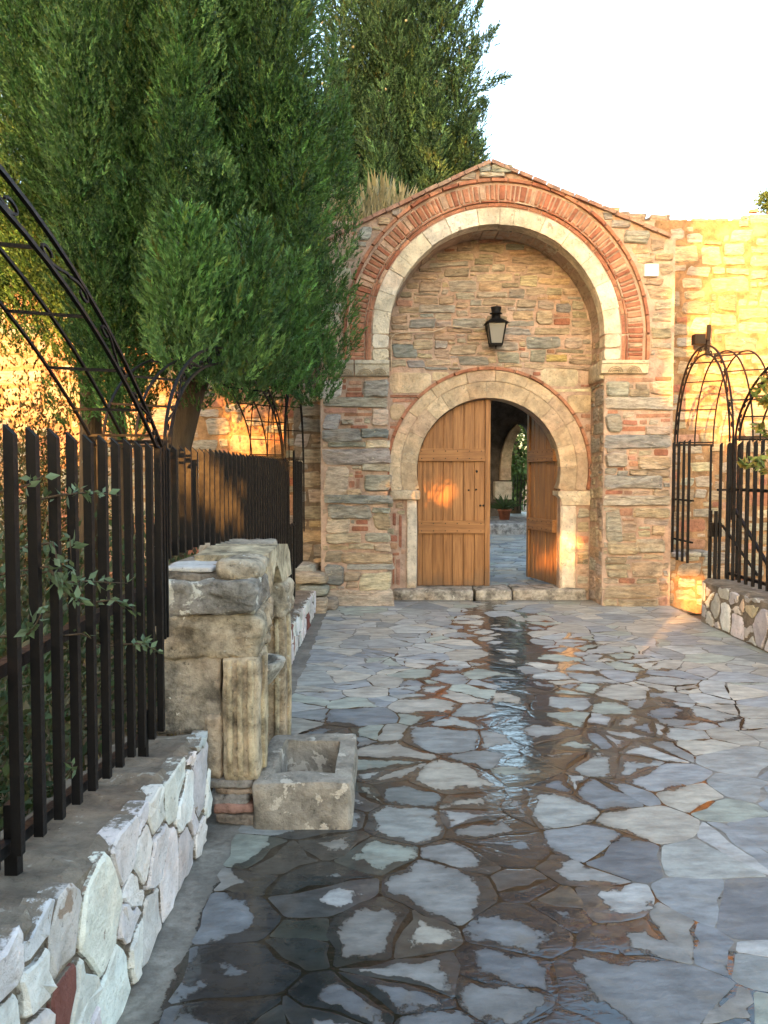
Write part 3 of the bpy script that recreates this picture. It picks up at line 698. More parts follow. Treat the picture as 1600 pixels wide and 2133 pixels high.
# door jambs, capitals, threshold
def capital(x0, x1, za, zb_, col):
    prof = [(0, 0), (-.02, 0), (-.035, .4), (-.07, .75), (-.075, 1), (.1, 1), (.1, 0)]; m = MB(); n = len(prof); H = zb_ - za
    for x, s in ((x0, 0), (x1, 0)): m.v += [(x, YI + y, za + z * H) for y, z in prof]
    m.f += [(k, (k + 1) % n, n + (k + 1) % n, n + k) for k in range(n)] + [tuple(range(n))[::-1], tuple(range(n, 2 * n))]
    return m.build('door_capital', M['block'], gate, col=col, loc=(x0, YI, za))
rough_block('door_capital', Ip(812, 1030)[0], Ip(875, 1030)[0], YI - .07, YI + .3, Ip(840, 1041)[1], Ip(840, 1021)[1], M['block'], gate, (.55, .46, .33), 6, .018, .006)
a_, b_ = Ip(1161, 1036)[0], Ip(1237, 1036)[0]; zc0, zc1 = Ip(1200, 1052)[1], Ip(1200, 1023)[1]
bm_ = MB(); prof = [(.055, 0), (.05, .3), (.02, .6), (0, .7), (0, 1)]
for yy, yo in ((YI - .06, 0), (YI + .3, 0)):
    bm_.v += [(a_ + dx, yy + (dx * .6 if yy < YI else 0), zc0 + (zc1 - zc0) * h) for dx, h in prof] + [(b_, yy, zc1), (b_, yy + (.03 if yy < YI else 0), zc0)]
n_ = 7; bm_.f += [(k, (k + 1) % n_, n_ + (k + 1) % n_, n_ + k) for k in range(n_)] + [tuple(range(n_)), tuple(range(n_, 2 * n_))[::-1]]
bm_.build('door_capital', M['block'], gate, col=(.62, .54, .41), loc=(a_, YI, zc0))
rough_block('door_jamb', Ip(847, 1100)[0], DL + .003, YI - .03, YI + .3, .09, Ip(840, 1041)[1] - .002, M['block'], gate, (.62, .55, .44), 7, .015, .006, 5)
rough_block('door_jamb', DR + .005, Ip(1200, 1100)[0], YI - .04, YI + .3, .05, zc0 - .002, M['block'], gate, (.66, .58, .46), 7, .03, .008, 5)
for a, b, sd_ in ((820, 984, 1), (988, 1062, 2), (1066, 1216, 3)):
    rough_block('threshold_stone', Ip(a, 1240)[0], Ip(b, 1240)[0], YI - .16, YI + .36, -.03, .125, M['old'], gate, (.36, .33, .28), 7, .03, .018, 5, sd_)
rough_block('threshold_stone', JL + .0, Ip(818, 1240)[0] + .06, YI - .14, YI - .02, -.03, .10, M['old'], gate, (.36, .31, .25), 4, .03, .014, 5, 9)
# door leaves
def door_leaf(hx, hy, rot, width, mirror, zbot):
    """leaf hung on (hx, hy); local x runs from hinge to free edge"""
    s = -1 if mirror else 1
    me = MB(); me.box(0, .001, 0, .001, 0, .001)
    topz = lambda lx: CD[1] + math.sqrt(max(.02, (RD0 - .012) ** 2 - (RD0 - .012 - lx) ** 2)) if lx < RD0 else CD[1] + RD0 - .012
    def pl(lx0, lx1, y0, y1, k=4):
        xs = np.linspace(lx0, lx1, k + 1); tops = [topz(max(x, .004)) for x in xs]; m = k + 1
        v = [(s * x, y0, zbot) for x in xs] + [(s * x, y0, t) for x, t in zip(xs, tops)] + [(s * x, y1, zbot) for x in xs] + [(s * x, y1, t) for x, t in zip(xs, tops)]
        f = []
        for i in range(k): f += [(i, i + 1, m + i + 1, m + i), (2 * m + i + 1, 2 * m + i, 3 * m + i, 3 * m + i + 1), (m + i, m + i + 1, 3 * m + i + 1, 3 * m + i), (i + 1, i, 2 * m + i, 2 * m + i + 1)]
        f += [(0, m, 3 * m, 2 * m), (k, 2 * m + k, 3 * m + k, m + k)]
        if mirror: f = [q[::-1] for q in f]
        return v, f
    v, f = pl(.002, width - .002, .030, .055, 8)
    leafo = bpy.data.objects.new('door_leaf', bpy.data.meshes.new('door_leaf')); leafo.data.from_pydata(v, [], f); setcol(leafo.data, (1, 1, 1)); leafo.data.materials.append(M['wood'])
    COL.objects.link(leafo); leafo.parent = gate; leafo.location = Vector((hx, hy, 0)) - WL[gate.name]; leafo.rotation_euler.z = rot
    def sub(name, v, f, col, mat=M['wood']):
        m = bpy.data.meshes.new(name); m.from_pydata(v, [], f); setcol(m, col); m.materials.append(mat)
        o = bpy.data.objects.new(name, m); COL.objects.link(o); o.parent = leafo; return o
    cuts = [0, .055, .16, .265, .275, .37, .475, .485, .595, .70]
    cuts = [c / .70 * (width - .065) for c in cuts]
    for i in range(len(cuts) - 1):
        if cuts[i + 1] - cuts[i] < .02: continue
        d = r3.uniform(0, .007); v, f = pl(cuts[i] + .004, cuts[i + 1] - .004, d, .036); sub('plank', v, f, (1, 1, 1))
    v, f = pl(width - .060, width, -.022, .054); sub('edge_stile', v, f, (1, 1, 1))
    for p0, p1 in ((1112, 1086), (960, 934)):
        za, zb_ = Ip(900, p0)[1] + .0, Ip(900, p1)[1]
        m = MB(); m.box(*sorted((s * .012, s * (width - .066))), -.042, .004, za, zb_); bat = sub('batten', m.v, m.f, (0, 0, 0))
        nl = MB()
        for x in np.linspace(.05, width - .11, 6):
            for z in (za + .03, zb_ - .03): nl.lathe([(.008, -.004), (.006, .003), (0, .004)], (0, 0, 0), 8); k0 = len(nl.v) - 24; nl.v[k0:] = [(s * x + q[0], -.042 - q[2], z + q[1]) for q in nl.v[k0:]]
        sub('nail_heads', nl.v, nl.f, (.02, .02, .02), M['iron'])['kind'] = 'stuff'
    return leafo, sub
hy = YI + .12
lf, sub = door_leaf(DL + .012, hy, 0, .875, False, .135)
for px, py, r_ in ((976.6, 1021, .012), (992, 1019.5, .012), (1000.6, 1053, .014), (1007, 1053, .014), (993, 982, .016)):
    p = onY(px, py, hy); m = MB(); m.lathe([(r_, 0), (r_ * .9, .012), (r_ * .4, .014), (r_ * .3, .006), (0, .006)], (0, 0, 0), 10)
    sub('bolt', [(p.x - DL - .012 + q[0], -q[2], p.z + q[1]) for q in m.v], m.f, (.02, .02, .02), M['iron'])
lf['label'] = 'closed honey coloured door leaf'
lf2, sub2 = door_leaf(DR - .012, hy + .05, R(-77), .86, True, .135)
lf2['label'] = 'open darker door leaf'

# lantern, cable, plaque
p = onY(1033, 700, YI - .16); lx, ly = p.x, YI - .17; zz = lambda py: onY(1033, py, ly).z
lan = thing('lantern', 'black metal wall lantern with frosted panes above the door arch', 'lantern', (lx, YI, zz(725)))
def frus(z0, r0, z1, r1): return [(lx + r * math.cos(a), ly + r * math.sin(a), z) for z, r in ((z0, r0), (z1, r1)) for a in [R(45 + 90 * k) for k in range(4)]]
QF = [(k, (k + 1) % 4, 4 + (k + 1) % 4, 4 + k) for k in range(4)]
zb_, zt_ = zz(716), zz(675); rb, rt = .095, .145
mk('lamp_cap', frus(zt_ + .002, rt + .045, zz(664), .07) , QF + [(3, 2, 1, 0), (4, 5, 6, 7)], M['iron'], lan)
fr = MB()
for k in range(4):
    a = R(45 + 90 * k); fr.tube([(lx + rb * math.cos(a), ly + rb * math.sin(a), zb_), (lx + rt * math.cos(a), ly + rt * math.sin(a), zt_)], .012, 4)
v = frus(zb_ - .022, rb + .006, zb_, rb + .012); fr.add(v, QF + [(3, 2, 1, 0), (4, 5, 6, 7)])
fr.tube([(lx, ly, zb_ - .06), (lx, ly, zb_ - .02)], [.004, .012], 6); fr.build('lamp_frame', M['iron'], lan)
v = frus(zb_, rb - .004, zt_, rt - .004)
for k in range(4): mk('pane', [v[k], v[(k + 1) % 4], v[4 + (k + 1) % 4], v[4 + k]], [(0, 1, 2, 3)], M['glass'], lan)
ch = MB(); zc = zz(664); ch.lathe([(.052, 0), (.052, .05), (.074, .055), (.074, .062), (.05, .064), (.056, .10), (.062, .125), (.062, .135), (0, .14)], (lx, ly, zc), 14)
ch.tube([(lx + .01, ly, zc + .135), (lx + .01, ly, zc + .16)], [.01, .003], 5); ch.build('chimney', M['iron'], lan, True)
br = MB(); br.box(lx - .02, lx + .02, ly + .06, YI, zz(690), zz(684)); br.box(lx - .04, lx + .04, YI - .03, YI + .02, zz(700), zz(672)); br.build('bracket', M['iron'], lan)
cp = [(350, 945), (351, 900), (349, 850), (352, 805), (366, 790), (400, 785), (470, 782), (520, 783), (556, 772), (584, 758), (620, 760), (660, 766), (700, 770), (740, 767)]
cpts = [onY(*z1(x, y), YI - .05) for x, y in cp]
tag(tubeo('cable', stone_mat('cable_sheath', (.55, .45, .33), 0.1, .1), None, cpts, .0065, 6, True), 'thin beige cable stapled across the masonry to the wall lantern', 'cable')
u0, v0, u1, v1 = PLQ
pq = MB(); pq.box(u0, u1, YF - .05, YF - .0, v0, v1); tag(pq.build('plaque', M['white_paint'], loc=(u0, YF, v0)), 'small blank white square plaque beside the brick arch', 'plaque')

# ------------------------------------------------------------------ side walls
def rubble_wall(name, label, plane, u0, u1, v0, v1, core, classes, kinds, rnd, top=None, mat=None, cat='wall', corem='wallmortar', limit=300, jit=.12, proud=None):
    t = thing(name, label, cat, (core[0], core[2], 0)); m = MB(); m.box(*core); m.build('wall_core', M[corem], t)
    ms = Masonry(t)
    for rc in pack(u0, v0, u1, v1, top or ALL, [], classes, rnd, res=.02, gap=.02):
        ms.stone(rnd.choice(kinds), rc, plane, proud, rnd, rnd.uniform(-.06, .06), mat, 10, jit=jit)
    ms.finish(limit); return t
r4 = random.Random(31)
YR = 10.35
rw = rubble_wall('courtyard_wall', 'sunlit rubble wall with ragged top to the right of the gatehouse', FRONT(YR), 2.3, 8.6, .0, 4.86, (2.3, 9, YR, YR + .7, -.1, 4.6), [(.2, .45, .08, .2, 160), (.12, .28, .05, .11, 1500), (.06, .16, .035, .07, 3000)], 'tttstbtt', r4, lambda u, v: v < 4.55 + .25 * np.sin(u * 2.3 + 1) * np.sin(u * 5.1))
for i in range(26):
    x = 2.4 + i * .25 + r4.uniform(-.05, .05); h = 4.62 + .03 * math.sin(x * 2.3 + 1) + r4.uniform(.0, .07)
    rough_block('coping_stone', x - .15, x + .11, YR + .01, YR + .5, 4.55, h, M['stone'], rw, tint('t', r4), 4, .012, .022, 9, i)
YL = 11.0
lw = rubble_wall('garden_wall', 'long sunlit rubble wall in the garden behind the leaning cypress', FRONT(YL), -10, -.75, -.1, 4.6, (-12, -.74, YL, YL + .6, -.2, 4.6), [(.25, .5, .1, .26, 250), (.14, .3, .06, .13, 1600), (.08, .18, .04, .08, 2500)], 'tsbtbst', r4)
bw = rubble_wall('buttress', 'grey rubble buttress wedged against the left gate pillar', FRONT(9.75), -1.05, -.70, 0, 3.6, (-1.06, -.70, 9.75, 11.0, -.1, 3.7), [(.14, .3, .08, .16, 100), (.07, .16, .04, .08, 300)], 'sstt', r4, corem='greymortar')
for i, (x0, x1, y0, y1, z0, z1_) in enumerate(((-.98, -.62, 8.95, 9.35, .28, .40), (-.92, -.60, 8.9, 9.3, .16, .27), (-.86, -.62, 8.8, 9.1, -.02, .15), (-1.1, -.75, 9.2, 9.75, .0, .46), (-.66, -.52, 9.0, 9.25, -.02, .12))):
    rough_block('footing_stone', x0, x1, y0, y1, z0, z1_, M['stone'], bw, tint('ts'[i % 2], r4), 4, .035, .025, 5, i)
lg = rubble_wall('low_wall', 'low rubble ledge at the foot of the right gate pillar', FRONT(9.38), 3.12, 3.74, .0, .56, (3.1, 3.76, 9.38, 10.3, -.1, .55), [(.14, .3, .08, .16, 200), (.07, .16, .04, .08, 300)], 'tttc', r4)
for i in range(4): rough_block('cap_stone', 3.1 + i * .17, 3.26 + i * .17, 9.36, 9.8, .54, .60, M['stone'], lg, tint('ts'[i % 2], r4), 3, .02, .015, 5, i)

# parapets
def parapet(name, label, plane, face_x, out_x, y0, y1, hfun, cls, seed, kinds, mat, side):
    rnd = random.Random(seed); t = thing(name, label, 'parapet', (face_x, y0, 0))
    n = 40; ys = np.linspace(y0, y1, n + 1); v = []; xs = [face_x, face_x + (out_x - face_x) * .12, face_x + (out_x - face_x) * .5, out_x]
    f = []
    for y in ys:
        h = hfun(y)
        v += [(face_x, y, -.1), (face_x, y, h - .02)] + [(x + rnd.uniform(-.012, .012), y, h + rnd.uniform(-.014, .014)) for x in xs[1:]] + [(out_x, y, -.1)]
    m = 6
    for i in range(n):
        for k in range(m - 1): f.append((i * m + k, i * m + k + 1, (i + 1) * m + k + 1, (i + 1) * m + k) if side > 0 else (i * m + k, (i + 1) * m + k, (i + 1) * m + k + 1, i * m + k + 1))
    f += [tuple(range(m)), tuple(range(n * m, n * m + m))]
    mk('wall_core', v, f, M['greymortar'], t)
    ms = Masonry(t)
    red = []
    for poly in crazy(y0 + .01, y1 - .01, .0, .66, cls[0], rnd, .25, asp=cls[1]):
        cu = sum(p_[0] for p_ in poly) / len(poly); h = float(hfun(cu)) + rnd.uniform(-.01, .014)
        poly = clip_poly(poly, 0, 1, h)
        if len(poly) < 3: continue
        o = slab_outline(poly, rnd, cls[2] * rnd.uniform(.5, 1.5), 9)
        if not o or parea(o) < .004: continue
        kd = rnd.choice(kinds)
        if seed == 3 and abs(cu - 1.86) < .16 and min(q[1] for q in o) < .36 < max(q[1] for q in o) and not red: red.append(1); kd = 'r'
        ms.put('stone', rock(o, plane, rnd.uniform(.010, .022), .05, rnd.uniform(.88, .94), .3, rnd, .55), mat, PAL['r'][0] if kd == 'r' and seed == 3 else tint(kd, rnd), parea(o))
    ms.finish(); return t
hL = lambda y: np.interp(y, [0, 1.5, 1.9, 3.4, 4.7, 8.6], [.66, .60, .54, .42, .36, .25])
pl1 = parapet('parapet', 'whitewashed stone parapet under the tall iron fence in the left foreground', XPOS(-.74), -.74, -1.05, .6, 3.40, hL, (46, .75, .007), 3, 'WWWWWWW', M['white'], 1)
pl2 = parapet('parapet', 'whitewashed stone parapet between the old fountain and the gatehouse', XPOS(-.74), -.74, -1.05, 4.72, 8.75, hL, (75, .8, .006), 4, 'WWWWWWWWWWWr', M['white'], 1)
pr1 = parapet('parapet', 'low parapet of pale stones in grey mortar on the right', XNEG(3.2), 3.2, 3.62, 3.2, 8.3, lambda y: .43 + 0 * np.asarray(y), (80, 1.2, .017), 6, 'wwWcw', M['white'], -1)
for z, x in ((.02, 3.28), (.2, 3.24)):
    rough_block('stone', x, x + .3, 8.25, 8.34, z, z + .17, M['white'], pr1, tint('w'), 3, .04, .02)

# ------------------------------------------------------------------ iron fences
BAR = .0118
def bar(parent, x, y, z0, z1, rnd, mat='iron', w_=BAR, flip=1):
    a = w_; sl = a * 2.0; zt = z1 + rnd.uniform(-.004, .004); tw = rnd.uniform(-.002, .002)
    v = [(x - a, y - a, z0), (x + a, y - a, z0), (x + a, y + a, z0), (x - a, y + a, z0), (x - a + tw, y - a, zt), (x + a + tw, y - a, zt - sl), (x + a + tw, y + a, zt - sl), (x - a + tw, y + a, zt)]
    if flip < 0: v[4], v[5], v[6], v[7] = (x - a, y - a, zt - sl), (x + a, y - a, zt), (x + a, y + a, zt), (x - a, y + a, zt - sl)
    return mk('bar', v, [(3, 2, 1, 0), (4, 5, 6, 7), (0, 1, 5, 4), (1, 2, 6, 5), (2, 3, 7, 6), (3, 0, 4, 7)], M[mat], parent, loc=(x, y, z0))
def rail(parent, x0, y0, z0, x1, y1, z1, h=.022, mat='iron', name='rail'):
    return tubeo(name, M[mat], parent, [(x0, y0, z0), (x1, y1, z1)], h, 4)
r5 = random.Random(77); XL = -.86
fe1 = thing('iron_fence', 'tall black iron fence on the whitewashed parapet in the left foreground', 'fence', (XL, 1, .5))
zr_ = lambda y: float(hL(y)) + .075
for i in range(19):
    y = 3.16 - i * .125; bar(fe1, XL, y, zr_(y) - .01, 1.615, r5)
for y in (1.95, 3.02): tubeo('post', M['iron'], fe1, [(XL - .03, y, zr_(y) - .16), (XL - .03, y, zr_(y) + .1)], .022, 4)
rail(fe1, XL - .035, .9, zr_(.9), XL - .035, 3.2, zr_(3.2), .02); rail(fe1, XL - .045, .9, 1.02, XL - .045, 3.2, 1.06, .022)
rail(fe1, XL - .07, 1.75, .55, XL - .30, 2.35, 1.02, .02, name='brace')
fe2 = thing('iron_fence', 'short raised run of black iron fence above the old stone fountain', 'fence', (XL, 3.2, 1.2))
for i in range(7): bar(fe2, XL, 3.285 + i * .125, 1.16, 1.615, r5)
rail(fe2, XL - .035, 3.2, 1.2, XL - .035, 4.1, 1.2, .02); rail(fe2, XL - .03, 3.24, .9, XL - .03, 3.24, 1.3, .02, name='post')
fe3 = thing('iron_fence', 'long black iron fence on the parapet between the fountain and the gatehouse', 'fence', (XL, 4, .4))
for i in range(28):
    y = 4.16 + i * .122; bar(fe3, XL, y, zr_(y) - .01, 1.62, r5)
rail(fe3, XL - .035, 4.1, zr_(4.1), XL - .035, 7.5, zr_(7.5), .02); rail(fe3, XL - .045, 4.1, 1.05, XL - .045, 7.5, 1.05, .02)
fe4 = thing('iron_gate', 'narrow black iron gate with diagonal brace at the far end of the left parapet', 'gate', (XL, 7.6, .4))
for i in range(6): bar(fe4, XL - .02, 8.25 + i * .12, .55, 1.63, r5)
for y in (7.62, 7.86): bar(fe4, XL, y, .30, 1.02, r5)
rail(fe4, XL - .03, 7.6, 1.0, XL - .03, 8.95, 1.0, .016); rail(fe4, XL - .03, 7.6, .85, XL - .03, 7.9, 1.0, .016, name='brace'); rail(fe4, XL - .03, 8.1, .6, XL - .03, 8.95, .6, .016)
for y in (7.3, 8.1): rail(fe4, XL - .02, y, .3, XL - .02, y, 1.72, .014, name='post')
# right side
XR = 3.34
fr1 = thing('iron_fence', 'rusty black iron fence standing on the low right parapet', 'fence', (XR, 6, .45))
for i in range(26):
    y = 8.05 - i * .145; bar(fr1, XR, y, .47, 1.80, r5, 'rust', .0125, -1)
rail(fr1, XR + .03, 4.3, .52, XR + .03, 8.1, .52, .02, 'rust'); rail(fr1, XR + .03, 4.3, 1.34, XR + .03, 8.1, 1.34, .02, 'rust'); rail(fr1, XR + .05, 7.0, .5, XR + .05, 8.0, 1.15, .018, 'rust', 'brace')
fr2 = thing('iron_gate', 'rusty black iron gate with diagonal brace between the parapet and the gate pillar', 'gate', (XR, 8.2, .2))
for i in range(5):
    bar(fr2, XR + .02 + i * .11, 8.28 + .05 * i, .2, 1.80, r5, 'rust', .012, -1)
rail(fr2, XR, 8.3, 1.33, XR + .5, 8.5, 1.33, .015, 'rust'); rail(fr2, XR, 8.3, .3, XR + .5, 8.5, .3, .015, 'rust'); rail(fr2, XR + .04, 8.27, .98, XR + .5, 8.48, .45, .014, 'rust', 'brace')
for y in (8.28, 8.42): rail(fr2, XR - .02, y, .02, XR - .02, y, 1.12, .02, 'rust', 'post')
boxo('lock_box', M['rust'], fr2, XR - .06, XR + .05, 8.30, 8.36, .86, 1.0)
fr3 = thing('iron_fence', 'rusty short fence of close bars standing on the low rubble ledge', 'fence', (XR, 9, .55))
for i in range(5): bar(fr3, XR - .04, 9.62 - i * .16, .52, 1.86 if i else 1.3, r5, 'rust', .012, -1)
rail(fr3, XR - .02, 8.9, 1.2, XR - .02, 9.75, 1.2, .014, 'rust'); rail(fr3, XR - .02, 8.9, .75, XR - .02, 9.75, .75, .014, 'rust')

def trellis(label, x, y0, y1, z0, rise, dx, power, nsc, npur, mat='iron', t=.0078, gap=.085, group=None, lean=0., yr=None):
    tr = thing('trellis_arch', label, 'trellis', (x, y0, z0)); cy, hh = (y0 + y1) / 2, (y1 - y0) / 2
    def P(u, off=0., ox=0.):
        k = max(0., 1 - u * u) if power == 2 else math.sqrt(max(0, 1 - abs(u) ** 2.2))
        return Vector((x + ox + lean * k, cy + u * (hh - off), z0 + (rise - off) * k))
    us = [math.sin(math.pi / 2 * q) for q in np.linspace(-1, 1, 41)]
    tubeo('hoop', M[mat], tr, [P(u) for u in us], t, 4); tubeo('hoop', M[mat], tr, [P(u, gap) for u in us], t, 4)
    for o in (dx * .5, dx): tubeo('hoop', M[mat], tr, [P(u, gap * .6, o) for u in us], t * .8, 4)
    for yy in (y0, y1):
        for ox in (0, dx): tubeo('post', M[mat], tr, [(x + ox, yy, z0 - .75), (x + ox, yy, z0 + .03)], t * 1.3, 4)
        tubeo('foot_bar', M[mat], tr, [(x, yy, z0 + .02), (x + dx, yy, z0 + .02)], t * 1.2, 4)
    for q in np.linspace(-.97, .97, npur):
        u = math.sin(math.pi / 2 * q); a = P(u, gap); b = P(u, gap * .6, dx); tubeo('purlin', M[mat], tr, [a, b], t * .85, 4)
    for k in range(nsc):
        qa = -.95 + 1.9 * (k + .08) / nsc; qb = -.95 + 1.9 * (k + .92) / nsc; sg = 1 if k % 2 else -1
        m = MB()
        def Q(qq, e): u = math.sin(math.pi / 2 * qq); return P(u, gap * (.5 - e * .42))
        hl = (qb - qa) / 2; qm = (qa + qb) / 2; pts = []
        def curl(s_):                     # half an S: from the middle out to a curled end
            out = []
            for a in np.linspace(0, 1, 9): out.append((qm + s_ * hl * .62 * a, s_ * sg * (-.1 + 1.0 * math.sin(a * math.pi / 2))))
            c = (qm + s_ * hl * .62, s_ * sg * .38)
            for a in np.linspace(.35, 4.9, 12): r_ = 1 - a / 7.5; out.append((c[0] + s_ * hl * .26 * math.sin(a) * r_, c[1] + s_ * sg * .52 * math.cos(a) * r_))
            return out
        mid = [Q(*e) for e in curl(-1)[::-1] + curl(1)[1:]]
        m.tube(mid, t * .62, 4)
        m.build('scroll', M[mat], tr, loc=mid[0])
    return tr
trellis('large scrolled black iron trellis arch over the near left fence', XL, -.6, 3.22, 1.60, .64, -.24, 2, 11, 15)
trellis('scrolled black iron trellis arch under the cypress above the middle fence', XL, 3.26, 7.1, 1.60, .60, -.26, 1, 11, 12)
trellis('small black iron trellis arch beside the left gate pillar', XL, 7.15, 8.9, 1.62, .82, -.3, 1, 6, 9)
trellis('rounded rusty trellis arch nearest the right gate pillar', XR, 7.95, 9.55, 1.80, 1.02, .42, 1, 8, 9, 'rust', .011)
trellis('rusty trellis arch half hidden behind the leafy branch on the right', XR, 4.1, 7.9, 1.80, .8, .42, 1, 11, 13, 'rust', .011)
# floodlight on the sunlit wall
p = onY(1462, 706, YR - .06)
fl = thing('floodlight', 'small dark floodlight on an iron bar against the sunlit right wall', 'floodlight', (p.x, YR, p.z))
m = MB(); m.tube([onY(1473, 740, YR - .1), onY(1477, 677, YR - .1)], .028, 4); m.build('bar', M['rust'], fl)
b = onY(1454, 708, YR - .2); m = MB(); m.box(b.x - .065, b.x + .065, YR - .28, YR - .16, b.z - .06, b.z + .06); m.build('lamp_housing', M['rust'], fl)
m = MB(); m.box(b.x - .052, b.x + .052, YR - .286, YR - .28, b.z - .048, b.z + .048); m.build('lamp_glass', M['iron'], fl)
m = MB(); m.tube([(b.x + .06, YR - .2, b.z), (b.x + .16, YR - .11, b.z + .01)], .012, 6); m.box(b.x + .14, b.x + .18, YR - .12, YR, b.z - .03, b.z + .03); m.build('bracket', M['rust'], fl)

# ------------------------------------------------------------------ fountain and trough
M['lichen'] = stone_mat('lichened_limestone', bump=1., var=.5, scale=9, lichen=(.62, .60, .52), lich_amt=.43, lich_scale=9)
ft = thing('fountain', 'old weathered stone wall fountain with pilasters, niche and lichen spots', 'fountain', (-.72, 4.1, 0))
OC = [(.36, .30, .205), (.33, .28, .20), (.40, .33, .22), (.27, .245, .20)]
fx0, fx1 = -.97, -.53
def fb(name, x0, x1, y0, y1, z0, z1, col, seed, rd=.03, amp=.014, n=7, mat='old', sc=6): return rough_block(name, x0, x1, y0, y1, z0, z1, M[mat], ft, tuple(c * .72 + .27 * .28 for c in col), n + 4, rd, amp, sc, seed)
for i, (z0, z1_, x0, col) in enumerate(((0, .05, -.72, (.2, .16, .12)), (.045, .095, -.735, (.27, .12, .08)), (.09, .14, -.74, (.19, .18, .165)), (.135, .165, -.72, (.30, .21, .13)), (.16, .20, -.76, (.2, .18, .15)))):
    fb('base_stone', x0, fx1 - .01 - .015 * (i % 3), 3.46, 3.8, z0, z1_, col, i, .014, .01, 4)
def pilaster(x0, x1, y0, y1, z0, z1, col, seed):
    o = fb('pilaster', x0, x1, y0, y1, z0, z1, col, seed, .014, .008, 8)
    for f_ in (.22, .5, .78):                                  # raised mouldings down the shaft
        rough_block('moulding', x0 + (x1 - x0) * f_ - .013, x0 + (x1 - x0) * f_ + .013, y0 - .013, y0 + .02, z0 + .02, z1 - .01, M['old'], o, (.42, .35, .23), 4, .01, .004)
    rough_block('moulding', x1 - .01, x1 + .016, y0 + (y1 - y0) * .35, y0 + (y1 - y0) * .65, z0 + .02, z1 - .01, M['old'], o, (.42, .35, .23), 4, .01, .004)
pilaster(-.685, fx1, 3.46, 3.74, .19, .72, (.42, .335, .205), 1)
fb('shaft_block', -.765, -.69, 3.475, 3.72, .19, .47, (.36, .28, .18), 3, .02)
fb('side_slab', -.965, -.690, 3.49, 3.8, .38, .735, (.30, .255, .18), 4, .012, .016, 9)
fb('side_block', -.97, -.53, 3.475, 3.82, .715, .905, (.37, .31, .20), 5, .022, .026, 10, sc=9)
fb('lichen_block', -.965, -.545, 3.46, 3.84, .895, 1.045, (.22, .205, .17), 6, .022, .024, 10, 'lichen', sc=9)
fb('back_panel', fx0, -.84, 3.8, 4.72, 0, 1.03, (.28, .235, .17), 7, .02, .02, 9)
pilaster(-.74, fx1, 4.40, 4.68, .0, .73, (.44, .33, .19), 8)
fb('side_slab', -.97, -.74, 4.40, 4.68, .0, .73, (.30, .25, .18), 9)
fb('springer_block', -.90, -.52, 4.34, 4.70, .72, .93, (.38, .31, .20), 10, .03, .03, 9, sc=9)
fb('springer_block', -.90, -.525, 3.80, 3.92, .80, .94, (.38, .31, .2), 17, .04, .02, 6)
ab = [(3.80, .93), (3.92, .93), (3.97, 1.0), (4.06, 1.035), (4.16, 1.035), (4.26, 1.0), (4.33, .93), (4.70, .925), (4.71, 1.05), (4.55, 1.11), (4.2, 1.14), (3.82, 1.12)]
m = MB(); n_ = len(ab)
for x in (fx0 + .1, fx1 - .005): m.v += [(x + r5.uniform(-.01, .01), y, z) for y, z in ab]
m.f += [(k, n_ + k, n_ + (k + 1) % n_, (k + 1) % n_) for k in range(n_)] + [tuple(range(n_)), tuple(range(n_, 2 * n_))[::-1]]
o = m.build('niche_arch', M['old'], ft, col=(.40, .34, .23), loc=(-.7, 4.2, .93)); bpy.context.view_layer.update()
fb('top_block', -.72, -.535, 3.50, 3.86, 1.035, 1.125, (.36, .30, .2), 11, .04, .018)
fb('top_bed', -.98, -.60, 3.52, 4.70, 1.03, 1.085, (.21, .165, .11), 12, .02, .02, 10)
fb('top_slab', -.935, -.735, 3.53, 3.75, 1.075, 1.10, (.62, .62, .60), 13, .01, .008, 6, 'white')
fb('back_course', -.97, -.60, 4.35, 4.71, 1.07, 1.13, (.30, .25, .18), 14, .02, .02, 6)
bl = MB(); bl.lathe([(.02, -.16), (.09, -.12), (.15, -.04), (.165, 0), (.12, .0), (.10, -.03), (0, -.05)], (-.66, 4.14, .56), 14); bl.build('bowl', M['old'], ft, True, (.46, .43, .36))
fb('bowl_support', -.84, -.62, 4.05, 4.25, .28, .44, (.36, .31, .22), 15, .03)
tro = thing('trough', 'small hollowed stone water trough on the wet paving in front of the fountain', 'trough', (-.34, 3.78, 0))
tb = bmesh.new(); bmesh.ops.create_cube(tb, size=2.); bmesh.ops.subdivide_edges(tb, edges=tb.edges, cuts=11, use_grid_fill=True)
tx0, tx1, ty0, ty1, tz = -.555, -.135, 3.42, 4.08, .205
for v in tb.verts:
    TG = (0, .04, .10, .16, .185, .21, .40, .60, .79, .815, .88, .95, 1)
    gx, gy, gz = TG[round((v.co.x + 1) * 6)], TG[round((v.co.y + 1) * 6)], (v.co.z + 1) / 2
    cr = lambda q: 0 if q < .02 else (.022 if q < .12 else None)
    x, y, z = tx0 + (tx1 - tx0) * gx, ty0 + (ty1 - ty0) * gy, -.03 + (tz + .03) * gz
    if gz > .99 and .2 < gx < .8 and .2 < gy < .8: z -= .165
    k = Vector((x, y, z)); q = Vector((max(tx0 + .025, min(tx1 - .025, x)), max(ty0 + .025, min(ty1 - .025, y)), max(-.01, min(tz - .02, z)))); d = k - q
    if d.length > 1e-6 and not (gz > .99 and .1 < gx < .9 and .1 < gy < .92): k = q + d.normalized() * min(.025, d.length)
    v.co = k + mnoise.noise_vector(k * 8) * .010 + mnoise.noise_vector(k * 26) * .003
me = bpy.data.meshes.new('basin'); bmesh.ops.translate(tb, verts=tb.verts, vec=-WL[tro.name]); tb.to_mesh(me); tb.free(); setcol(me, (.29, .26, .215)); me.shade_smooth(); me.set_sharp_from_angle(angle=R(38))
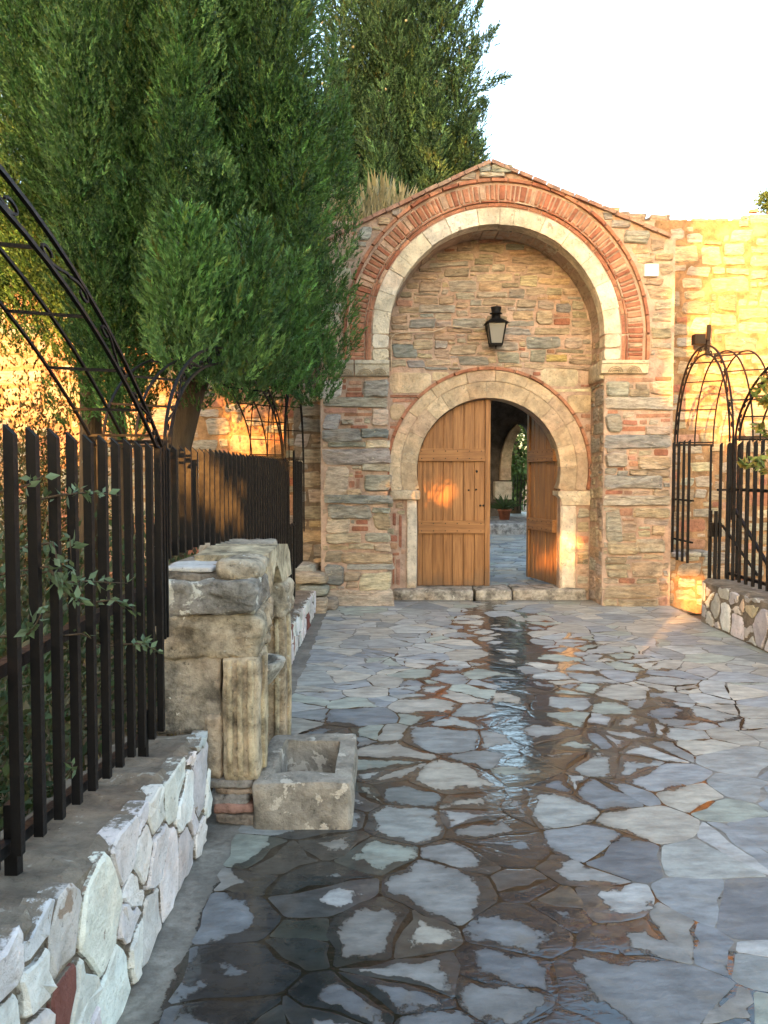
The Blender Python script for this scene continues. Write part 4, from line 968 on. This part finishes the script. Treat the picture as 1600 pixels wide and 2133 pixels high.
M['trough'] = stone_mat('trough_stone', bump=.9, var=.4, scale=7, lichen=(.55, .50, .42), lich_amt=.42, lich_scale=11); me.materials.append(M['trough'])
link(bpy.data.objects.new('basin', me), tro, WL[tro.name])

# ------------------------------------------------------------------ foliage
def frond_template():
    """one cypress twig: narrow scale-leaf blades fanning upward round a short axis"""
    T = []; g = np.random.default_rng(2)
    for k in range(9):
        a = k * 2.4; t0 = .02 + .085 * k; sp = .80 - .07 * k; L = .34 - .01 * k
        d = np.array([math.cos(a) * sp, math.sin(a) * sp, 1.]); d /= np.linalg.norm(d); sd_ = np.cross(d, [math.sin(a + .6), math.cos(a), .1]); sd_ /= np.linalg.norm(sd_)
        b = np.array([0, 0, t0]); T.append([b - sd_ * .06, b + sd_ * .06, b + d * L])
    return np.array(T)
FROND = frond_template()
def basis(d, g):
    d = d / np.linalg.norm(d, axis=1, keepdims=True); a = g.normal(size=d.shape); x = np.cross(a, d); x /= np.linalg.norm(x, axis=1, keepdims=True)
    return np.stack([x, np.cross(d, x), d], axis=2)
def scatter(tmpl, pos, dirs, size, g):
    B = basis(dirs, g); V = np.einsum('nij,tkj->ntki', B, tmpl) * size[:, None, None, None] + pos[:, None, None, :]
    return V.reshape(-1, 3, 3)
def cypress(name, label, cx, cy, prof, nplume, nspray, size, trunk, seed, colr, group=None, plume=(.8, 1.4, .2, .32), hole=None, cones=0, tilt=.25, keep=None, extra=(), ridges=0):
    g = np.random.default_rng(seed); t = thing(name, label, 'tree', (cx, cy, -.1), group)
    zs = [p[0] for p in prof]; rs = [p[1] for p in prof]
    P, D, S, C = [], [], [], []
    cand = np.linspace(zs[0], zs[-1], 400); rr = np.interp(cand, zs, rs); cdf = np.cumsum((rr + .15) * np.where(cand < zs[0] + 4.2, 1.8, 1.)); cdf /= cdf[-1]
    for i in range(nplume + len(extra)):
        h = np.interp(g.random(), cdf, cand); Rh = np.interp(h, zs, rs); a = i * 2.39996 + g.normal() * .2
        if math.sin(a) > 0 and g.random() < .4: a = -a
        L = g.uniform(plume[0], plume[1]); pr = g.uniform(plume[2], plume[3]); 
        inner = g.random() < .30
        if ridges:
            ph_ = a * ridges + .7 * math.sin(h * 1.1); a -= .55 * math.sin(ph_) / ridges; Rh *= .86 + .17 * math.cos(ph_)
        rad = max(0, Rh - pr * .8) * (g.uniform(.2, .62) if inner else g.uniform(.90, 1.06))
        out = np.array([math.cos(a), math.sin(a), 0]); base = np.array([cx, cy, h - L * .45]) + out * rad
        ax = np.array([0, 0, 1.]) + out * tilt * g.uniform(.2, 1.3) * (1 if h < zs[-1] * .6 else .5); ax /= np.linalg.norm(ax)
        if i < nplume and hole is not None and hole(base + ax * L * .4): continue
        n = nspray; tt_ = g.random(n) ** .9; ph = g.random(n) * 2 * math.pi
        if i >= nplume:
            ex = extra[i - nplume]; base = np.array(ex[:3]); L, pr = ex[3:]; ax = np.array([g.normal() * .1, -.1, 1.]); ax /= np.linalg.norm(ax)
        e1 = np.cross(ax, [1, 0.3, 0]); e1 /= np.linalg.norm(e1); e2 = np.cross(ax, e1)
        rad_v = np.cos(ph)[:, None] * e1 + np.sin(ph)[:, None] * e2
        prf = np.minimum(1, tt_ / .3 + .35) * (1 - np.clip((tt_ - .35) / .72, 0, 1) ** 1.6)
        P.append(base + ax * (L * tt_)[:, None] + rad_v * (pr * prf * g.uniform(.35, 1., n) ** .5)[:, None])
        D.append(ax * .85 + rad_v * .55 + g.normal(size=(n, 3)) * .16); S.append(size * g.uniform(.6, 1.35, n))
        base_c = np.array(colr[g.integers(len(colr))]) * g.uniform(.7, 1.3)
        C.append(base_c[None, :] * np.exp(g.normal(size=(n, 1)) * .38) * np.array([1, 1, 1]) + (g.random((n, 1)) < .05) * np.array([.05, .03, .0]))
    P, D, S, C = map(np.concatenate, (P, D, S, C))
    ok = np.hypot(P[:, 0] - cx, P[:, 1] - cy) < np.interp(P[:, 2], zs, rs) * np.where(P[:, 0] > cx, 1.0, 1.3) + .02
    if extra: ok |= (P[:, 2] < 3.2) & (P[:, 0] < -.2)
    P, D, S, C = P[ok], D[ok], S[ok], C[ok]
    mk_tris('crown', scatter(FROND, P, D, S, g), M['leaf'], t, np.repeat(C, len(FROND), axis=0))
    m = MB()
    for pts, r0, r1_ in trunk:
        m.tube(pts, [r0 + (r1_ - r0) * i / (len(pts) - 1) for i in range(len(pts))], 8)
    m.build('trunk', M['bark'], t, True)
    if cones:
        idx = g.choice(len(P), cones, replace=False); cm = MB()
        for i in idx:
            p = P[i] + D[i] / np.linalg.norm(D[i]) * S[i] * .8; r_ = g.uniform(.022, .035)
            cm.lathe([(0, -r_), (r_ * .8, -r_ * .6), (r_, 0), (r_ * .8, r_ * .6), (0, r_)], p, 6)
        cm.build('cones', stone_mat('cypress_cones', (.42, .36, .2), .3, .3), t, True, kind='stuff')
    return t
def jag(pts, seed, amp=.05):
    rnd = random.Random(seed); return [tuple(c + rnd.uniform(-amp, amp) * (0 < i < len(pts) - 1) for c in p) for i, p in enumerate(pts)]
GRN = [(.052, .118, .030), (.066, .142, .038), (.040, .092, .027), (.080, .148, .044)]
# leaning-trunk cypress on the left
cx, cy = -1.60, 7.0
tk = onY(370, 930, 7.0); tk2 = onY(440, 700, 7.0)
def hole1(p):
    return (p[1] < 7.1 and -1.55 < p[0] < -1.0 and p[2] < 2.55) or (p[0] > -.85 and p[2] < 2.3) or (-2.05 < p[0] < -1.35 and p[2] < 2.5)
trunks = [(jag([(tk.x - .12, 7, -.1), (tk.x - .04, 7, .9), (tk.x, 7, 1.75), (tk2.x, 7, 2.7), (tk2.x + .05, 7.05, 4), (cx, 7, 7), (cx, 7, 10)], 1, .02), .15, .03)]
for i in range(9):
    a = i * .75; trunks.append((jag([(tk2.x - .1, 7, 2.2 + .08 * i), (cx + .35 * math.cos(a), 7 + .35 * math.sin(a), 3.1), (cx + .6 * math.cos(a), 7 + .6 * math.sin(a), 4.6), (cx + .55 * math.cos(a), 7 + .55 * math.sin(a), 6.5)], i, .05), .06, .015))
for px0, py0, px1, py1 in ((440, 715, 600, 690), (450, 700, 660, 730), (600, 690, 655, 800), (430, 730, 330, 640), (420, 700, 270, 420), (455, 690, 500, 640)):
    a, b = onY(px0, py0, 7.), onY(px1, py1, 6.9); trunks.append((jag([a, a.lerp(b, .35), a.lerp(b, .7), b], px0, .04), .035, .012))
cypress('cypress_tree', 'big dense cypress with leaning trunk behind the left fence', cx, cy, [(2.2, .85), (2.8, 1.26), (3.5, 1.38), (4.4, 1.3), (5.4, 1.15), (6.5, 1.0), (8.5, .6), (10.5, .12)], 430, 390, .095, trunks, 3, GRN, 'cypress trees', plume=(.75, 1.5, .20, .33), ridges=9, hole=hole1, extra=[(-1.03, 6., 2.0, .45, .18), (-1.12, 6.2, 2.1, .6, .24), (-2.75, 7.4, 1.9, .8, .25), (-2.45, 7.3, 2.0, .8, .22), (-2.6, 7.2, 2.4, .9, .28), (-.62, 6.4, 2.05, .8, .26), (-.45, 6.6, 2.3, .8, .24), (-.85, 6.1, 2.35, .8, .26), (-1.2, 5.9, 2.4, .8, .26), (-1.45, 5.8, 2.5, .9, .28), (-.6, 6.2, 2.6, .8, .26), (-1.9, 6.0, 2.75, .9, .3), (-1.0, 5.8, 2.75, .9, .3), (-.98, 4.1, 2.2, .55, .17), (-.85, 4.2, 2.18, .55, .17), (-.72, 4.4, 2.2, .55, .18), (-.8, 4.8, 2.2, .6, .2), (-.65, 5.1, 2.2, .6, .2), (-.75, 5.5, 2.4, .7, .24), (-.99, 4.05, 1.98, .5, .16), (-.9, 4.3, 1.95, .55, .17), (-.78, 4.5, 2.0, .55, .17), (-.95, 4.75, 2.0, .6, .19), (-.8, 5.0, 1.98, .6, .19), (-.68, 5.3, 2.0, .6, .2), (-1.05, 5.2, 2.05, .6, .2), (-.5, 6.3, 2.0, .7, .22)])
cypress('cypress_tree', 'looser cypress at the left edge with sky showing through', -3.35, 7.9, [(3.0, .9), (3.6, 1.15), (4.6, 1.1), (6., .9), (8., .6), (10.5, .1)], 280, 170, .115, [(jag([(-2.8, 7.9, -.1), (-2.75, 7.9, 2.5), (-3.1, 7.9, 6), (-3.35, 7.9, 10)], 4, .03), .13, .02), (jag([(-2.35, 7.7, -.1), (-2.45, 7.7, 2.), (-2.6, 7.7, 4), (-2.8, 7.8, 6)], 6, .03), .10, .02)], 8, GRN, 'cypress trees')
cypress('cypress_tree', 'broad cypress dotted with pale cones rising behind the gatehouse', .22, 16., [(3.6, 1.2), (4.6, 1.65), (6.5, 1.82), (8.5, 1.58), (10., 1.42), (11.5, 1.2), (13, .8), (15, .2)], 760, 120, .18, [(jag([(.2, 16, -.1), (.2, 16, 6), (.2, 16, 14)], 5, .05), .25, .03)], 12, [(.050, .095, .034), (.060, .112, .042), (.042, .078, .030)], 'cypress trees', plume=(.9, 1.6, .26, .42), cones=260, tilt=.28, ridges=11)
# stray boughs of the back cypress
gB = np.random.default_rng(4)
bt = [o for o in bpy.data.objects if o.get('label', '').startswith('broad cypress')][0]
Pq, Dq = [], []
for (x0, y0, x1, y1) in ((985, 130, 1030, 62), (985, 190, 1052, 160), (975, 60, 1000, 10), (990, 250, 1008, 215), (975, 120, 990, 80)):
    a, b = onY(x0, y0, 16.), onY(x1, y1, 16.)
    for i in range(110):
        s = gB.random(); Pq.append(np.array(a.lerp(b, s)) + gB.normal(size=3) * .10 * (1.2 - s)); Dq.append(np.array(b - a) / (b - a).length + gB.normal(size=3) * .5 + np.array([0, 0, .5]))
mk_tris('bough', scatter(FROND, np.array(Pq), np.array(Dq), np.full(len(Pq), .17), gB), M['leaf'], bt, np.tile([(.050, .095, .034)], (len(Pq) * len(FROND), 1)))

LEAF = np.array([[(0, 0, 0), (.24, .05, .42), (0, 0, 1)], [(0, 0, 0), (0, 0, 1), (-.24, .05, .42)]])
def leafy(parent, name, P, D, size, cols, g, var=.3):
    C = np.array(cols)[g.integers(len(cols), size=len(P))] * g.uniform(1 - var, 1 + var, (len(P), 1))
    return mk_tris(name, scatter(LEAF, P, D, size, g), M['leaf'], parent, np.repeat(C, 2, axis=0))
def shrub(label, c, r, n, leaf, cols, seed, stems=10, group=None, keep=None, cat='shrub', clumps=24, name='shrub'):
    g = np.random.default_rng(seed); t = thing(name, label, cat, (c[0], c[1], c[2]), group)
    cc = g.normal(size=(clumps, 3)); cc /= np.linalg.norm(cc, axis=1, keepdims=True); cc *= g.random((clumps, 1)) ** .4 * .8
    cc[:, 2] = np.abs(cc[:, 2]) * 1.0
    k = g.integers(clumps, size=n); p = cc[k] + g.normal(size=(n, 3)) * .17
    P = np.array(c) + p * np.array(r); D = p + np.array([0, 0, .4]) + g.normal(size=(n, 3)) * .6
    if keep is not None: q = keep(P); P, D = P[q], D[q]
    leafy(t, 'leaves', P, D, leaf * g.uniform(.6, 1.3, len(P)), cols, g)
    m = MB()
    for i in range(min(stems, clumps)):
        e = np.array(c) + cc[i] * np.array(r); b = np.array(c) + g.normal(size=3) * [.08, .08, 0]; md = (b + e) / 2 + g.normal(size=3) * .06
        if keep is not None and not keep(np.array([e]))[0]: continue
        m.tube([b, md, e], [.014, .009, .004], 5)
    m.build('stems', M['bark'], t, True)
    return t
YEL = [(.10, .085, .025), (.07, .075, .025), (.12, .07, .02), (.05, .07, .022)]
DRK = [(.045, .075, .03), (.06, .09, .035), (.085, .095, .045), (.11, .095, .05)]
shrub('yellowing bush by the garden wall at the left edge', (-3.7, 8.7, 0), (1.1, .6, 2.7), 15000, .05, YEL, 1, 20, clumps=60)
shrub('olive green bush low behind the near left fence', (-1.75, 3.0, -.1), (.75, 1.2, 1.25), 9000, .05, DRK, 2, 24, 'bushes behind the left fence', clumps=50, keep=lambda P: P[:, 0] < -.98)
shrub('tangled bush beside the cypress trunk behind the fence', (-2.5, 5.2, -.1), (1.1, 1.3, 1.45), 9000, .06, DRK, 3, 24, 'bushes behind the left fence', clumps=50, keep=lambda P: P[:, 0] < -1.05)
shrub('dark bush behind the fence beneath the cypress boughs', (-1.75, 6.6, -.1), (.6, 1.0, 1.3), 5000, .06, DRK, 4, 16, 'bushes behind the left fence', clumps=40, keep=lambda P: P[:, 0] < -1.05)
# grey-green sprays pushing through the bars
def sprig(parent, pts, nleaf, leaf, cols, seed, thick=.004):
    g = np.random.default_rng(seed); pts = [Vector(p) for p in pts]; m = MB(); m.tube(pts, [thick * (1 - .7 * i / (len(pts) - 1)) for i in range(len(pts))], 5); m.build('twig', M['bark'], parent, True)
    P, D = [], []
    for i in range(nleaf):
        s = g.random() * (len(pts) - 1); k = min(int(s), len(pts) - 2); p = pts[k].lerp(pts[k + 1], s - k); t = (pts[k + 1] - pts[k]).normalized()
        P.append(np.array(p) + g.normal(size=3) * .006); D.append(np.array(t) * .6 + g.normal(size=3) * .7)
    leafy(parent, 'leaves', np.array(P), np.array(D), leaf * g.uniform(.6, 1.2, nleaf), cols, g, .25)
SILV = [(.11, .16, .085), (.14, .19, .11), (.09, .13, .07)]
def px_on(px, py, X):
    d = ray(px, py); t = X / d.x; return Vector((X, d.y * t, CAMZ + d.z * t))
sp = thing('shrub', 'grey-green leafy shrub with sprays pushing out between the near fence bars', 'shrub', (-1.1, 2.6, 0))
for i, (pp, nl) in enumerate((([(60, 1010), (90, 990)], 14), ([(130, 1030), (190, 1025), (250, 1032)], 34), ([(105, 1190), (130, 1215), (170, 1210), (265, 1215)], 70), ([(110, 1130), (120, 1170), (150, 1190), (145, 1115)], 36), ([(230, 1250), (250, 1255), (280, 1270)], 16), ([(60, 1320), (75, 1300), (85, 1280)], 22), ([(285, 1340), (305, 1345), (335, 1360)], 34), ([(150, 1590), (152, 1610)], 8), ([(170, 1320), (190, 1330)], 9), ([(100, 1180), (150, 1240), (160, 1250)], 16))):
    X = -.825; sprig(sp, [px_on(*pp[0], X) + Vector((-.16, .08, -.03))] + [px_on(*q, X + .02 * j) for j, q in enumerate(pp)], nl, .034, SILV, 40 + i)
# leafy branch on the right
rs_ = thing('shrub', 'leafy green and yellow shrub leaning in over the right parapet', 'shrub', (3.45, 6.6, 0.))
for i, pp in enumerate(([(1640, 1010), (1600, 980), (1548, 960)], [(1660, 960), (1605, 930), (1555, 975)], [(1650, 860), (1610, 840), (1575, 830)], [(1640, 800), (1605, 790), (1585, 810)], [(1650, 900), (1610, 905), (1570, 880)], [(1660, 760), (1610, 770), (1590, 850)])):
    X = 3.22 + .03 * i
    sprig(rs_, [(3.45, 6.6, .4), (3.5, 6.5, 1.2)] + [onY(*q, 6.45 + .05 * i) for q in pp], 90, .085, [(.10, .14, .035), (.14, .17, .04), (.22, .17, .04)], 60 + i, .008)
# dry grass on the roof, distant tree
g6 = np.random.default_rng(9); n = 1500
P = np.stack([g6.uniform(-.95, .5, n), g6.uniform(10.0, 11.4, n), np.zeros(n)], 1); P[:, 2] = np.interp(P[:, 0], [EVL[0], APEX[0]], [EVL[1], APEX[1]]) - .04
BL = np.array([[(-.012, 0, 0), (.012, 0, 0), (0, .12, 1)], [(-.03, .10, .82), (.03, .10, .86), (.0, .16, 1.12)]])
H = g6.uniform(.25, .8, n) * np.interp(P[:, 0], [-.9, 0., .5], [1.1, 1., .35])
gr = mk_tris('dry_grass', scatter(BL, P, np.array([0, 0, 1.]) + g6.normal(size=(n, 3)) * .16, H, g6), M['leaf'], None, np.repeat(np.array([(.42, .33, .17)]) * g6.uniform(.6, 1.2, (n, 1)), 2, axis=0)); gr['kind'] = 'stuff'
g7 = np.random.default_rng(10); n = 2600
P = np.stack([g7.uniform(-6, -1., n), g7.uniform(1.2, 10.8, n), np.full(n, -.12)], 1); P = P[P[:, 0] < -1.1]; n = len(P)
gg = mk_tris('garden_grass', scatter(BL[:1] * np.array([3., 1, 1]), P, np.array([0, 0, 1.]) + g7.normal(size=(n, 3)) * .3, g7.uniform(.1, .4, n), g7), M['leaf'], None, np.array([(.20, .16, .07)]) * g7.uniform(.5, 1.2, (n, 1))); gg['kind'] = 'stuff'
def round_tree(label, c, zc, r, n, leaf, cols, seed, group=None, keep=None, trunk_r=.2):
    g = np.random.default_rng(seed); t = thing('tree', label, 'tree', (c[0], c[1], -.1), group)
    k = 70; cc = g.normal(size=(k, 3)); cc /= np.linalg.norm(cc, axis=1, keepdims=True); cc *= g.random((k, 1)) ** .33 * .86
    p = cc[g.integers(k, size=n)] + g.normal(size=(n, 3)) * .13; P = np.array([c[0], c[1], zc]) + p * np.array(r); D = p + g.normal(size=(n, 3)) * .6
    if keep is not None: q = keep(P); P, D = P[q], D[q]
    leafy(t, 'crown', P, D, leaf * g.uniform(.7, 1.3, len(P)), cols, g)
    m = MB(); m.tube([(c[0], c[1], -.1), (c[0] + .1, c[1], zc * .5), (c[0], c[1], zc)], [trunk_r, trunk_r * .8, trunk_r * .4], 8)
    for i in range(7): m.tube([(c[0], c[1], zc * .7), tuple(np.array([c[0], c[1], zc]) + cc[i] * np.array(r) * .8)], [trunk_r * .4, .02], 6)
    m.build('trunk', M['bark'], t, True); return t
LFG = [(.06, .10, .03), (.08, .12, .035), (.05, .085, .03)]
dp = onY(1592, 408, 60)
round_tree('small distant tree peeping over the sunlit wall at the right edge', (dp.x + .4, 60), dp.z - .3, (.9, .9, .9), 1500, .22, LFG, 20)

# ------------------------------------------------------------------ passage and courtyard behind the door
court_v, court_f = ngrid(-3, 9, YI + .33, 30, 30, 40, .085)
ct = mk('courtyard_floor', court_v, court_f, M['bed'], attrs={'wet': np.full(len(court_v), -.6)}); ct['kind'] = 'structure'; WL[ct.name] = Vector((0, 0, 0))
st = MB(); ed_, wv_ = [], []; r8 = random.Random(8); vis = []
for poly in crazy(.6, 4.2, YI + .36, 18.9, 330, r8, .3):
    o = slab_outline(poly, r8, r8.uniform(.006, .014), 8)
    if o:
        gq = r8.uniform(1.0, 1.5); c = tuple(x * gq for x in r8.choice(SLATE)); v, f, e, w2, c0 = slab_geo(o, r8.uniform(.006, .012), r8, .085)
        w2 = [-.6] * len(v)
        if c0[1] < 13 and 1.2 < c0[0] < 2.4: mk('paving_slab', v, f, M['slab'], ct, c, loc=c0, attrs={'edge': e, 'wet': w2})
        else: st.add(v, f, c); ed_ += e; wv_ += w2
mk('small_paving_slabs', st.v, st.f, M['slab'], ct, st.c, kind='stuff', attrs={'edge': ed_, 'wet': wv_})
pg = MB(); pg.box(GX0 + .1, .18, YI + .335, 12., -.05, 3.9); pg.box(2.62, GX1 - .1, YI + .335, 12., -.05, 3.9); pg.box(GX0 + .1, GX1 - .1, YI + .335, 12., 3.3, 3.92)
pg.build('passage', M['shadestone'], gate)
tr3 = thing('portico', 'stone portico, coloured dark for its shade, with pointed arch seen through the open door', 'building', (3.2, 19, .1))
YP = 22.6
A0 = onY(1060, 1040, YP); A1 = onY(1112, 1040, YP); apx = onY(1086, 882, YP)
ol = [(-3, 0), (-3, 4.6), (9, 4.6), (9, 0), (A1.x, 0), (A1.x, A0.z + 1.0)] + [(apx.x + (A1.x - apx.x) * math.cos(t) ** .8, A0.z + 1.0 + (apx.z - A0.z - 1.0) * math.sin(t)) for t in np.linspace(.1, math.pi / 2, 8)] + [(apx.x - (apx.x - A0.x) * math.cos(t) ** .8, A0.z + 1.0 + (apx.z - A0.z - 1.0) * math.sin(t)) for t in np.linspace(math.pi / 2 - .1, .1, 7)] + [(A0.x, A0.z + 1.0), (A0.x, 0)]
wall_poly('wall', ol, YP, YP + .6, M['shadestone'], tr3)
m = MB(); m.box(-3, 9, 18.6, YP + .8, 4.0, 4.3); m.box(-3.2, -2.9, 18.6, YP, 0, 4.3); m.box(8.9, 9.2, 18.6, YP, 0, 4.3); m.build('roof', M['shadestone'], tr3)
m = MB(); m.box(-3, 9, 18.55, 18.9, 3.15, 4.0); m.build('lintel', M['shadestone'], tr3)
r9 = random.Random(9)
jl = [onY(x, y, YP) for x, y in ((1040, 1000), (1040, 975), (1043, 945), (1050, 920), (1060, 900), (1075, 884))]; jr = [onY(x, y, YP) for x, y in ((1062, 1000), (1062, 975), (1064, 945), (1068, 925), (1075, 908), (1083, 895))]
for i in range(5):
    v = [jl[i], jr[i], jr[i + 1], jl[i + 1]]; vv = [(p_.x, YP - .25, p_.z) for p_ in v] + [(p_.x, YP + .1, p_.z) for p_ in v]
    mk('arch_stone', vv, [(0, 1, 2, 3), (7, 6, 5, 4), (0, 4, 5, 1), (1, 5, 6, 2), (2, 6, 7, 3), (3, 7, 4, 0)], M['block'], tr3, r9.choice(TAN), loc=vv[0])
a, b = onY(1031, 1040, YP - .4), onY(1066, 1003, YP - .4); boxo('pedestal', M['block'], tr3, a.x, b.x, YP - .45, YP - .02, a.z, b.z, (.5, .45, .36))
stp = onY(1060, 1091, 19.0); rough_block('step', -2, 8, 19.0, 22.6, 0, stp.z, M['old'], tr3, (.32, .32, .31), 10, .03, .02)
p = onY(1051, 1072, 20.6); zb = stp.z
pot = thing('potted_plant', 'spiky green plant in a terracotta pot inside the courtyard', 'potted plant', (p.x, 20.6, zb))
m = MB(); m.lathe([(0, 0), (.12, 0), (.155, .22), (.175, .22), (.175, .27), (.15, .27), (.14, .22), (0, .22)], (p.x, 20.6, zb), 16); m.build('pot', M['terracotta'], pot, True)
gp = np.random.default_rng(3); m = MB()
for i in range(46):
    a = gp.random() * 6.28; L = gp.uniform(.35, .75); el = gp.uniform(.3, 1.3); d = np.array([math.cos(a) * math.cos(el), math.sin(a) * math.cos(el), math.sin(el)])
    pts = [np.array([p.x, 20.6, zb + .24]) + d * L * s + np.array([0, 0, -.25 * s * s * L]) for s in (0, .35, .7, 1)]; m.tube(pts, [.012, .024, .018, .002], 3)
m.build('leaves', M['leaf'], pot, False, (.05, .085, .035))
rl = thing('railing', 'black iron railing under the pointed arch beyond the courtyard', 'railing', (A0.x, YP + .7, .4))
for i in range(9): tubeo('bar', M['iron'], rl, [(A0.x - .05 + i * .1, YP + .75, .45), (A0.x - .05 + i * .1, YP + .75, 1.45 - .03 * (i % 2))], .014, 4)
for z in (.6, 1.3): tubeo('rail', M['iron'], rl, [(A0.x - .1, YP + .75, z), (A0.x + .9, YP + .75, z)], .012, 4)
round_tree('bright green tree beyond the pointed arch', (4.6, 29), 2.6, (2.6, 1.6, 2.4), 5000, .22, [(.10, .15, .035), (.08, .13, .03)], 22)

# ------------------------------------------------------------------ trees behind the viewer that shade the forecourt, most added to shape the light
def sun_open(P):
    """True where a leaf may stand: gaps are cut along the sun rays to place patches of light"""
    t = (-6.0 - P[:, 1]) / TO_SUN.y; a = P[:, 0] + TO_SUN.x * t; b = P[:, 2] + TO_SUN.z * t
    wob = .12 * np.sin(a * 7 + b * 3) + .1 * np.sin(b * 9 - a * 4)
    ok = np.ones(len(P), bool)
    for x, z, rx, rz in ((-5.95, 3.08, .62, .42), (-7.28, 3.86, .42, .42), (-4.20, 2.50, .48, .60), (-5.5, 3.2, .3, .22)):  # openings shaped so sun patches land on fence, door and ledge
        ok &= ((a - x) / rx) ** 2 + ((b - z) / rz) ** 2 > (1 + wob * 1.5)
    ok &= ~((a > -4.53 + wob * .7) & (b > 4.25 + wob)); ok &= ~((a < -9.6 + wob) & (b > 4.0 + wob * 2) & (np.sin(a * 2.9 + 1.3 * np.sin(b * 2.1)) + np.sin(b * 3.7 + a) * .9 > -.35))
    return ok
gs = np.random.default_rng(50)
sh = thing('hedge', 'added unseen hedge behind the viewer, blocking the low sun', 'hedge', (-10, -6, -.1))  # leaf screen added out of view to keep low sun off the forecourt
n = 60000; P = np.stack([gs.uniform(-24, -.95, n), gs.uniform(-6.7, -5.3, n), gs.uniform(-.1, 4.5, n)], 1); q = sun_open(P); P = P[q]
leafy(sh, 'leaves', P, gs.normal(size=(len(P), 3)), np.full(len(P), .42), LFG, gs)
m = MB()
for i in range(24): m.tube([(-23.5 + i, -6, -.1), (-23.4 + i, -6, 2.2)], .05, 6)
m.build('stems', M['bark'], sh)
round_tree('broad shade tree behind the viewer', (-6.9, -6.0), 7.4, (2.35, 1.2, 4.2), 26000, .34, LFG, 51, keep=sun_open, trunk_r=.2)
round_tree('added unseen tall tree behind the hedge, shading the back cypress', (-11.3, -6.6), 13.6, (2.9, 1.3, 5.2), 16000, .45, LFG, 52, trunk_r=.3)  # added out of view to keep sun off the cypress behind the gate
round_tree('added unseen tree arching over the path behind the viewer, darkening the foreground', (1.4, -2.6), 5.7, (5.2, 3.9, 2.1), 20000, .42, LFG, 53, keep=sun_open, trunk_r=.2)  # canopy added out of view to shade the near paving
